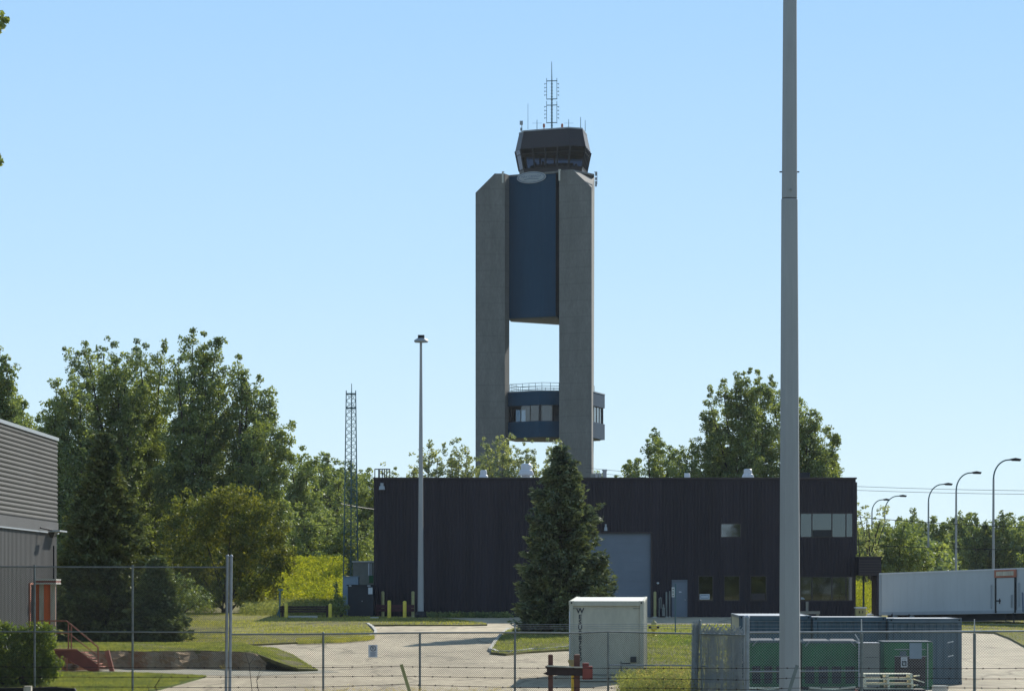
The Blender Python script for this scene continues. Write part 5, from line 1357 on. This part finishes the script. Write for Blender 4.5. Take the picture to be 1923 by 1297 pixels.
# pallets
Yp = 99.0
pw = wx(1714,Yp)-wx(1621,Yp)
pal = thing('pallet', 'pale wooden pallet, topmost of the stack by the fence', 'pallet', (wx(1621,Yp), Yp, wz(1273.5,Yp)), 'stacked wooden pallets')
x_ = wx(1621,Yp); z_ = wz(1273.5,Yp)
for y_ in (0, .18, .36, .54, .72, .90): part(pal, 'deck_board', MB().box(x_,x_+pw,Yp+y_,Yp+y_+.1,z_+.125,z_+.147), M['pallet_wood'])
for t in (0, .47, .95):
    part(pal, 'stringer', MB().box(x_+pw*t,x_+pw*t+.07,Yp+.005,Yp+.995,z_+.022,z_+.125), M['pallet_wood'])
for y_ in (0, .45, .90): part(pal, 'bottom_board', MB().box(x_,x_+pw,Yp+y_,Yp+y_+.1,z_,z_+.022), M['pallet_wood'])
dz = .157
for i, lb in enumerate(('pale wooden pallet second from the top of the stack by the fence', 'pale wooden pallet third from the top of the stack by the fence')):
    dup(pal, (x_+.02*(i+1), Yp+.03*i, z_-dz*(i+1)), lb)
nz_ = z_-dz*2; pz = GY(99)-.0
sk = thing('pallet_crate', 'dark brown timber crate under the pale pallet stack', 'crate', (wx(1680,Yp), Yp+.5, -.27))
part(sk, 'side_board', MB().box(wx(1612,Yp),wx(1738,Yp),Yp-.02,Yp+.02,-.27,nz_-.03).box(wx(1612,Yp),wx(1738,Yp),Yp+1.02,Yp+1.06,-.27,nz_-.03), M['guard_timber'])
part(sk, 'end_board', MB().box(wx(1612,Yp),wx(1614,Yp),Yp+.02,Yp+1.02,-.27,nz_-.03).box(wx(1736,Yp),wx(1738,Yp),Yp+.02,Yp+1.02,-.27,nz_-.03), M['rust_red'])
part(sk, 'top_board', MB().box(wx(1612,Yp),wx(1738,Yp),Yp-.02,Yp+1.06,nz_-.03,nz_-.005), M['guard_timber'])
for i, (a_, b_) in enumerate((((1716,1268.5),(1727,1267.5)), ((1715,1274),(1736,1280.5)), ((1712,1286.5),(1724,1285)))):
    single('loose_board', ['short loose pale board poking out at the top right of the pallet stack','loose pale board slanting down at the right of the pallet stack','small loose pale board low at the right of the pallet stack'][i], 'board', MB().slab(W(*a_,Yp+.3), W(*b_,Yp-.1), .035, .12), M['pallet_wood'], W(*b_,Yp), 'loose boards by the pallets')
for i, (a_, b_, y_, lb) in enumerate(((1407,1480,103.6,'long pale plank lying along the foot of the left dumpster'), (1520,1606,103.4,'bowed pale plank lying along the foot of the right dumpster'))):
    single('ground_plank', lb, 'plank', MB().slab(Vector((wx(a_,y_),y_,wz(1290.5,y_))), Vector((wx((a_+b_)/2,y_),y_,wz(1292.5,y_))), .05, .25).slab(Vector((wx((a_+b_)/2,y_),y_,wz(1292.5,y_))), Vector((wx(b_,y_),y_,wz(1289.5,y_))), .05, .25), M['pallet_wood'], (wx(a_,y_),y_,GY(103.5)), 'planks on the ground')
single('white_block', 'pale block with short uprights on the ground right of the green enclosure', 'block', MB().pbox(1753,1778,1286.5,1300,101,.3).tube(W(1751,1300,100.9),W(1751,1285,100.9),.015).tube(W(1779,1300,100.9),W(1779,1285,100.9),.015), M['off_white'], W(1766,1300,101.1), bevel=.01)
gh = thing('equipment_frame', 'grey steel frame standing above the middle blue container roof', 'frame', (wx(1510,117), 117, GY(117)))
Yq = 117.0
for px, t_ in ((1516,1129), (1536,1147)): part(gh, 'upright', MB().box(wx(px-2.2,Yq),wx(px+2.2,Yq),Yq,Yq+.1,GY(Yq)+.05,wz(t_,Yq)), M['grey_cabinet'])
part(gh, 'crossbar', MB().pbox(1500,1540,1147,1152,Yq-.06,.06), M['grey_cabinet'])
# container side marks
single('marker_rail', 'two short white marks like bars on the right blue container end', 'bars', MB().slab(W(1779.5,1206,109-.75*2-.1),W(1790.5,1203.5,109-.75*2-.1),.035,.03).slab(W(1780.5,1232,109-.75*2-.1),W(1790.5,1229.5,109-.75*2-.1),.035,.03), M['white_metal'], W(1785,1232,107.4))

# red posts with boards, yellow post, red box
Yr = 100.5
rp_ = thing('red_barrier', 'weathered red brown post and board barrier with a notched left end', 'barrier', (wx(1060,Yr), Yr, GY(Yr)))
for a_, t_, w_, m_ in ((1034,1229,9,'barrier_brown'), (1083.5,1229,11,'barrier_brown')):
    part(rp_, 'post', MB().pbox(a_-w_/2,a_+w_/2,t_,1310,Yr+.08,.14).hull([W(a_-w_/2,t_,Yr+.08),W(a_+w_/2,t_,Yr+.08),W(a_-w_/2,t_,Yr+.22),W(a_+w_/2,t_,Yr+.22),W(a_-w_*.3,t_-1.5,Yr+.15),W(a_+w_*.3,t_-1.5,Yr+.15)]), M[m_], bevel=.008)
bdp = [(1023,1250.5),(1030,1249),(1094,1252),(1094,1254),(1094,1268),(1028,1267),(1020,1264),(1027,1260),(1027,1256)]
A_ = [W(a,b,Yr) for a,b in bdp]; B_ = [v+Vector((0,.07,0)) for v in A_]
part(rp_, 'board', MB().loft(A_, B_), M['guard_timber'])
part(rp_, 'top_edge', MB().slab(W(1027,1249.5,Yr-.02), W(1094,1252.5,Yr-.02), .045, .1), M['weathered_wood'])
part(rp_, 'red_box', MB().pbox(1094,1113,1250,1275,Yr-.02,.35).pbox(1094,1106,1244,1250,Yr+.0,.3), M['oxide_red'], bevel=.015)
yp = thing('yellow_pipe_post', 'yellow pipe post with a ragged top behind the red brown barrier', 'post', (wx(1077,Yr+.6), Yr+.6, GY(Yr)))
part(yp, 'post', MB().tube((wx(1077,Yr+.6),Yr+.6,GY(Yr)),(wx(1077,Yr+.6),Yr+.6,wz(1242,Yr+.6)),.075,None,12), M['yellow'])
part(yp, 'cap', MB().hull([W(1067,1238,Yr+.5),W(1081,1238,Yr+.5),W(1070,1249,Yr+.5),W(1081,1249,Yr+.5),W(1066,1240,Yr+.7),W(1081,1238,Yr+.7),W(1075,1249,Yr+.7)]), M['dull_yellow'])
def outline(Lr, Rr):
    ts = [0, .04, .23, .39, .53, .64, .72, .80, .90, .97, 1]
    def f(t, a):
        l, r = np.interp(t, ts, Lr), np.interp(t, ts, Rr); u = .5+.5*np.cos(a); return l*(1-u)+r*u
    return f

# ------------------------------------------------------------------ trees and shrubs
# big poplars left
PG = 'tall poplars left of the brown building'
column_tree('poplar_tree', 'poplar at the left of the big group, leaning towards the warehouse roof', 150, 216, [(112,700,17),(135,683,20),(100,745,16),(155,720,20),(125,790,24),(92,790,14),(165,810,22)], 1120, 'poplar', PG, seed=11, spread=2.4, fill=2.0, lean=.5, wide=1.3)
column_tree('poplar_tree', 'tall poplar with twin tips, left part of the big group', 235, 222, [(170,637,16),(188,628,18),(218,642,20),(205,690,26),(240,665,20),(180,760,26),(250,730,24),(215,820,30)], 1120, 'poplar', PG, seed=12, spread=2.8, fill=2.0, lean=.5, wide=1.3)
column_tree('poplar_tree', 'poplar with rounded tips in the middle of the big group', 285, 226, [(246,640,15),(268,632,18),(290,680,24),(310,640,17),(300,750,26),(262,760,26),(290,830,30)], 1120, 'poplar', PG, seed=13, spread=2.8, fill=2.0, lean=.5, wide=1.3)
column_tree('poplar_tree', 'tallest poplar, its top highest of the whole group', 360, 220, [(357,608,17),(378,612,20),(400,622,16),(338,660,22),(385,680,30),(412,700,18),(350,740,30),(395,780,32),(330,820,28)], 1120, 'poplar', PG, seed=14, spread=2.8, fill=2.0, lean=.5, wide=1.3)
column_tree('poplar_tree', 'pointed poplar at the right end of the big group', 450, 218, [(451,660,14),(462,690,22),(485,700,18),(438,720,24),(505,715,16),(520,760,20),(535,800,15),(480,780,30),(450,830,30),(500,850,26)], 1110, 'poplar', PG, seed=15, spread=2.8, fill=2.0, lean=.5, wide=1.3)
# far left edge behind the warehouse
column_tree('poplar_tree', 'tree cut by the left edge above the warehouse roof', -25, 190, [(2,648,22),(-25,640,28),(18,685,20),(-10,700,30),(15,745,26)], 1050, 'poplar_pale', None, seed=16, spread=2)
column_tree('poplar_tree', 'low poplar crown just right of the left edge above the warehouse roof', 30, 200, [(38,737,16),(25,765,20),(48,775,14),(10,790,20)], 1060, 'poplar_pale', None, seed=17, spread=2)
column_tree('poplar_tree', 'small tree showing between the warehouse corner and the big poplars', 88, 235, [(78,768,12),(92,785,15),(70,800,16)], 1080, 'poplar_pale', None, seed=18)
# middle distance, left of building
MG = 'grey green trees behind the lattice mast'
for i, (b, Y, cols, m, lab) in enumerate([
    (560, 262, [(548,835,16),(565,835,18),(580,848,16),(560,880,26),(590,880,20)], 'poplar_pale', 'grey green tree nearest the big poplars'),
    (615, 270, [(600,852,14),(616,850,16),(632,858,14),(612,885,24),(640,880,18)], 'poplar', 'grey green tree left of the lattice mast'),
    (655, 276, [(645,868,14),(660,862,14),(672,880,14),(655,900,22)], 'poplar', 'grey green tree directly behind the lattice mast'),
    (695, 280, [(682,886,13),(695,880,12),(706,895,14),(720,905,16),(690,915,22)], 'poplar', 'grey green tree between the mast and the brown building'),
    (590, 240, [(575,945,22),(600,950,24),(625,955,24),(560,960,20)], 'poplar_pale', 'lower bushy tree below the left grey green trees'),
    (665, 242, [(650,955,24),(672,950,24),(695,960,22),(640,985,20)], 'poplar', 'lower bushy tree behind the mast foot')]):
    column_tree('deciduous_tree', lab, b, Y, cols, 1125, m, MG, seed=30+i, leaf=.19, per=36, spread=3)
lobe_bush('round_bush', 'large rounded bush with rusty yellow top left of the goldenrod', [(430,975,78,62),(370,965,55,50),(480,990,62,62),(330,1010,42,50),(400,1050,80,72),(480,1065,60,66),(350,1075,60,60),(440,935,55,30),(520,1040,32,55),(420,1110,70,30),(485,1105,45,32),(370,1115,50,28)], 197, 425, 'yellow_bush', None, leaf=.17, per=30, clumps=46, seed=41, depth=.9)
lobe_bush('dark_shrub', 'low dark shrub at the foot of the round bush beside the lawn', [(330,1110,45,30),(290,1105,40,36),(380,1125,30,22)], 186, 330, 'poplar', None, leaf=.15, per=26, clumps=60, seed=42)
lobe_bush('glossy_shrub', 'grey leaved shrub between the round bush and the goldenrod', [(560,1045,28,28),(590,1055,30,24),(625,1062,28,20),(545,1075,20,22)], 236, 590, 'poplar_pale', None, leaf=.26, per=20, clumps=60, seed=43)
conifer('spruce_tree', 'large dark spruce beside the warehouse corner', 195, 148, 815, 3.3, 'needle_dark', seed=51, needle=.22, nd=.8, bulge=outline([2.2,2.6,2.3,2.0,1.7,1.4,1.1,.8,.45,.2,.05],[3.3,3.6,2.7,2.0,1.6,1.3,1.0,.75,.4,.2,.05]))
conifer('spruce_tree', 'lower spreading spruce in front of the round bush, by the tall fence', 296, 146, 1050, 1.55, 'spruce', seed=52, needle=.19, nd=1.0)
bl = outline([1.85,2.05,1.95,1.75,1.6,1.4,1.15,.8,.42,.12,.0], [2.1,2.4,2.4,2.05,1.85,1.65,1.2,.85,.5,.15,.0])
conifer('spruce_tree', 'bluish green spruce standing alone in front of the brown building', 1052, 156.5, 837, 2.62, 'spruce_blue', seed=53, bulge=bl, needle=.19, nd=1.0)
# birches behind the building
BG = 'pale birches behind the brown building'
for i, (b, Y, cols, lab) in enumerate([
    (735, 232, [(722,868,8),(740,862,8),(752,885,10)], 'wispy birch behind the roof railing'),
    (800, 228, [(775,850,10),(792,835,10),(806,820,12),(822,828,10),(785,870,16),(830,862,14)], 'pale birch just right of the disc lamp post'),
    (862, 230, [(848,816,11),(862,812,12),(876,825,11),(845,850,16),(880,850,16),(898,862,12)], 'pale birch left of the tower leg'),
    (932, 226, [(918,822,13),(932,806,14),(945,815,13),(905,855,16),(955,850,16),(930,850,22)], 'pale birch in front of the left tower leg'),
    (985, 229, [(973,838,12),(988,820,12),(1002,842,12),(965,860,16),(1010,862,16)], 'pale birch seen through the gap between the tower legs'),
    (1050, 227, [(1035,830,14),(1050,815,13),(1062,835,12),(1078,868,14),(1025,855,16),(1055,860,20)], 'pale birch behind the top of the lone spruce')]):
    column_tree('birch_tree', lab, b, Y, cols, 1000, 'birch', BG, seed=60+i, leaf=.15, per=24, dens=.95, spread=1.6, trunk='pale_trunk', cl=(.2,.42), tr=.12, fill=.35)
# right poplars
RG = 'poplars behind the right half of the brown building'
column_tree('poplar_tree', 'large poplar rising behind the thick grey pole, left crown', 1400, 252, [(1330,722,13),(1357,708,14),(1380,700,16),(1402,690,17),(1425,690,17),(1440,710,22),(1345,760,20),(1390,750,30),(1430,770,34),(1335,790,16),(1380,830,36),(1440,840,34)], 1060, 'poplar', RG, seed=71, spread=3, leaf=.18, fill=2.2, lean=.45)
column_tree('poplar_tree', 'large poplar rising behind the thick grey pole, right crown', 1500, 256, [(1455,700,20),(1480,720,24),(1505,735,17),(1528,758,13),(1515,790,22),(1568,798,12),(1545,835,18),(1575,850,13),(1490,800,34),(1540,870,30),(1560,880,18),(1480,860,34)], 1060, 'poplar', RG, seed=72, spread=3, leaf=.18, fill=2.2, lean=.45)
column_tree('poplar_tree', 'low poplar with a pointed tip left of the large right poplar', 1228, 246, [(1218,822,11),(1241,806,11),(1200,850,12),(1258,830,12),(1180,855,9),(1230,850,22),(1195,875,16),(1262,865,16)], 1060, 'poplar_pale', RG, seed=73, spread=2.4)
column_tree('poplar_tree', 'dark poplar between the low pointed one and the large right one', 1305, 250, [(1281,826,12),(1303,820,12),(1318,835,14),(1275,855,16),(1300,860,22),(1332,845,16)], 1060, 'poplar', RG, seed=74, spread=2.4)
column_tree('deciduous_tree', 'small far tree beside the roof flue', 1122, 330, [(1118,885,8),(1135,890,8),(1150,892,7),(1165,893,7)], 1050, 'poplar', None, seed=75)
# right background
lobe_bush('round_tree', 'rounded olive green tree beside the porch roof', [(1660,1020,42,38),(1700,1030,44,40),(1630,1035,34,44),(1725,1055,32,32),(1670,1070,60,40),(1690,1000,26,22),(1700,1060,50,45),(1640,1060,44,45)], 238, 1680, 'poplar', None, leaf=.2, per=28, clumps=36, seed=81)
column_tree('thin_shrub', 'tall thin leaved shrub at the right corner of the brown building', 1632, 226, [(1618,925,8),(1632,938,10),(1650,945,9),(1612,960,12),(1645,965,12),(1664,950,6)], 1060, 'birch', None, seed=82, leaf=.16, per=14, dens=.45, cl=(.2,.4), tr=.1, spread=1.5, fill=.3)
FG = 'far trees behind the street lamps'
rt = random.Random(5)
far = []
specs = [(1612,985,22),(1645,975,24),(1690,962,26),(1722,955,22),(1752,965,22),(1780,975,20),(1808,957,22),(1838,962,20),(1862,978,18),(1880,958,20),(1905,962,20),(1930,968,22),(1960,960,24)]
names = ['behind the brown building corner','left of the farthest lamps','behind the two small lamps','right of the two small lamps','behind the drooping head lamp','between the two middle lamps','behind the thin headed lamp','right of the thin headed lamp','left of the tallest lamp','behind the tallest lamp','right of the tallest lamp','at the right edge','just past the right edge']
for i, ((px, py, r), nmx) in enumerate(zip(specs, names)):
    Y = 350+rt.uniform(-15, 40)
    cols = [(px+rt.uniform(-4,4),py,r*.5),(px-r*.6,py+rt.uniform(8,20),r*.5),(px+r*.6,py+rt.uniform(5,20),r*.5),(px,py+28,r*.9)]
    column_tree('far_tree', 'dark green far tree '+nmx, px, Y, cols, 1100, 'poplar', FG, seed=90+i, fill=1.8, wide=1.15, leaf=.25, per=34, dens=1.0, spread=3, cl=(.4,.8))
# a mass of woodland closing the horizon behind everything
def wood(name, lab, x0, x1, Y0, Y1, h0, h1, n, seed, m, leaf=.5):
    rng = np.random.default_rng(seed); C = []; RR = []
    for i in range(n):
        x = rng.uniform(x0, x1); Y = rng.uniform(Y0, Y1); z0_ = zg(x, Y); hh = rng.uniform(h0, h1); r = rng.uniform(1.6, 3)
        k = int(26*hh/7); t = rng.uniform(0, 1, k)
        a = rng.uniform(0, 6.28, k); q = r*np.sqrt(rng.uniform(0, 1, k))*np.clip(1.4*(1-t)+.15, 0, 1)
        C.append(np.stack([x+np.cos(a)*q, Y+np.sin(a)*q, z0_+.3+t*(hh-.3)], 1)); RR.append(rng.uniform(.6, 1.2, k))
    C = np.concatenate(C); RR = np.concatenate(RR)
    co, q = clump_leaves(C, RR, 16, leaf, rng)
    me = arrays_mesh(name, co, q, (0,0,0), None); o = link(name, me, M[m], None); tag(o, lab, 'woodland', kind='stuff')
wood('woodland', 'dense far woodland closing the view on the left behind the trees', -75, -12, 275, 330, 7, 11, 170, 7, 'poplar')
wood('woodland', 'dense far woodland closing the view on the right below the far trees', 35, 90, 385, 430, 4, 8.0, 130, 8, 'poplar')
wood('woodland', 'tall far trees on the side of the viewer, opposite the upper window', 34, 43, -160, -150, 14, 17, 14, 17, 'spruce')
wood('woodland', 'low far woodland behind the brown building', -14, 40, 300, 340, 4, 7, 120, 9, 'poplar')

wood('woodland', 'far woodland on the side of the viewer, opposite the brown building', -60, 90, -190, -150, 4, 8, 220, 10, 'spruce')
# goldenrod bank
def clusters(name, lab, cat, px0, px1, Y0, Y1, h, n, m, seed, leaf, per, zoff=0, r=.3, kind='stuff'):
    rng = np.random.default_rng(seed); C = []; RR = []
    for i in range(n):
        Y = rng.uniform(Y0, Y1); x = wx(rng.uniform(px0, px1), Y); z = zbase(x, Y)+zoff; hh = h*rng.uniform(.7, 1.15)
        k = 3
        for j in range(k): C.append((x+rng.normal()*.1, Y+rng.normal()*.1, z+hh*(j+.6)/k)); RR.append(r*rng.uniform(.6, 1.1))
    C = np.array(C); RR = np.array(RR); co, q = clump_leaves(C, RR, per, leaf, rng, squash=1.0, aspect=.35)
    me = arrays_mesh(name, co, q, (0,0,0), None); o = link(name, me, M[m], None); tag(o, lab, cat, kind=kind); return o
clusters('goldenrod', 'sunlit yellow green goldenrod on the rise left of the mast', 'wild plants', 495, 645, 204, 232, 1.0, 2600, 'goldenrod', 21, .17, 7, r=.3)
clusters('goldenrod_edge', 'yellow tipped weeds showing left of the round bush by the lawn', 'wild plants', 300, 400, 190, 204, 1.5, 220, 'goldenrod', 22, .13, 8)
clusters('tall_grass', 'tall straw coloured grass at the foot of the goldenrod', 'wild plants', 455, 650, 188, 204, .75, 1500, 'weeds', 23, .12, 6, r=.18)
clusters('goldenrod_edge', 'yellow green weeds seen under the porch and behind its posts', 'wild plants', 1600, 1645, 192, 215, 1.7, 260, 'goldenrod', 24, .13, 8)
clusters('fence_weeds', 'green and rusty weeds at the foot of the white container corner', 'wild plants', 1165, 1312, 98, 104, .75, 1100, 'weeds', 25, .06, 9, r=.12)
clusters('fence_weeds', 'rusty dry weed tops right of the white container', 'wild plants', 1190, 1308, 98, 101, .95, 160, 'dry_weeds', 29, .05, 8, r=.10)
clusters('fence_weeds', 'thin dry weeds along the bottom of the low fence', 'wild plants', 570, 960, 95.5, 99.5, .38, 420, 'dry_weeds', 26, .045, 6, r=.09)
clusters('grass_tufts', 'darker grass tufts in the grass below the fire hydrant', 'wild plants', 1235, 1300, 140, 152, .22, 120, 'hedge', 27, .08, 8, r=.12)
clusters('foundation_weeds', 'low weeds against the foot of the brown wall right of the lamp post', 'wild plants', 800, 960, 186.2, 187.6, .25, 200, 'poplar', 28, .12, 8, r=.15)
blades('fence_grass', 'pale dry grass stalks along the fence bottom', [(-16,95.5),(12,95.5),(12,99.5),(-16,99.5)], 26000, .20, .006, M['dry_weeds'], lambda x, y: zg(x, y)-.03, 31, patchy=1.4, lean=.3)
blades('kerb_grass', 'longer grass growing over the kerb of the lawn', [tuple(v) for v in px_poly([(560,1201),(700,1195),(704,1199),(690,1202),(640,1206),(560,1209)], .05)], 14000, .10, .015, M['blade'], lambda x, y: GY(y)+.06, 32)
# thistle by the cabinet, stalks by the fence
lobe_bush('thistle', 'dark thistle like plant left of the black cabinet', [(637,1135,12,20),(632,1105,5,12),(645,1145,10,12)], 184.5, 638, 'poplar', None, leaf=.12, per=14, clumps=300, seed=45, cl=(.08,.2), cat='plant')
for i, (px, top, lean_, lab) in enumerate(((468,1222,-8,'dry stalk with a dark seed head by the tall fence end post'), (482,1252,8,'dry branching stalk right of the one with the seed head'), (283,1285,-6,'thin dry twig leaning before the bright grass strip'), (292,1262,14,'taller thin dry twig before the bright grass strip'))):
    b0 = W(px+8, 1320, 98); b1 = W(px, top+25, 98); b2 = W(px+lean_, top, 98)
    s_ = MB().tube(b0, b1, .012, .009, 5).tube(b1, b2, .009, .006, 5).tube(b1, W(px+12, top+8, 98), .007, .004, 4)
    r_ = thing('dry_stalk', lab, 'dry plant', (b0.x, 98, zg(0, 98)), 'dry stalks along the fence')
    part(r_, 'stem', s_, M['guard_timber'])
    if i == 0:
        rng = np.random.default_rng(5); co, q = clump_leaves(np.array([list(W(418-0,1252,98))]), np.array([.10]), 40, .04, rng); add_crown(r_, co, q, M['dry_weeds'], 'seed_head')
# hedge at lower left
lobe_bush('hedge', 'overgrown leafy hedge at the lower left behind the tall fence', [(20,1225,70,52),(-40,1220,70,60),(70,1235,36,58),(85,1200,20,26),(60,1185,40,14),(10,1182,40,12),(95,1250,20,26),(20,1268,62,34),(75,1272,34,28),(-30,1270,50,34)], 107, 30, 'hedge', None, leaf=.09, per=34, clumps=280, seed=46, cl=(.12,.26), depth=.5)
# overhanging near tree at the top left corner
nt_ = thing('maple_tree', 'near tree whose leafy twigs poke in at the upper left edge', 'tree', (-7.2, 40, -.27))
tb = MB().tube((-7.2,40,-.4),(-7.1,40,4),.22,.16,10).tube((-7.1,40,4),(-7.2,40.2,11),.16,.06,8)
for px, py in ((-6,45),(-22,300),(-70,150),(-90,-60)):
    e = W(px, py, 40); tb.tube((-7.15,40.1,e.z-1.1), e, .035, .01, 6)
part(nt_, 'trunk', tb, M['trunk'], smooth=True)
rng = np.random.default_rng(77); C = []; RR = []
for px, py, r in ((2,48,.07),(10,38,.05),(-8,30,.10),(-6,58,.05),(-25,45,.2),(0,305,.045),(-8,295,.07),(-20,305,.12)):
    C.append(W(px, py, 40)); RR.append(r)
for i in range(90):
    C.append(Vector((-7.4+rng.normal()*.42, 40+rng.normal()*.8, rng.uniform(5.5, 13)))); RR.append(.3)
C = [c for c in C if c.x < wx(14, 40)]; RR = RR[:len(C)]
C2 = []; R2 = []
for c, r in zip(C, RR):
    if r == .3: c = Vector((min(c.x, wx(-55, 40)), c.y, c.z))
    C2.append(list(c)); R2.append(r)
co, q = clump_leaves(np.array(C2), np.array(R2), 26, .075, rng); add_crown(nt_, co, q, M['poplar_pale'])

# ------------------------------------------------------------------ the air
hz = MB().box(-2600, 2600, -420, 4600, -4, 66)
hm = bpy.data.materials.new('air'); hm.use_nodes = True; hn = hm.node_tree.nodes; hn.remove(hn['Principled BSDF'])
pv = hn.new('ShaderNodeVolumePrincipled'); pv.inputs['Color'].default_value = (.86, .93, 1, 1); pv.inputs['Density'].default_value = .00005; pv.inputs['Anisotropy'].default_value = .2
hm.node_tree.links.new(pv.outputs[0], hn['Material Output'].inputs['Volume'])
struct('haze', hz, hm, kind='stuff')
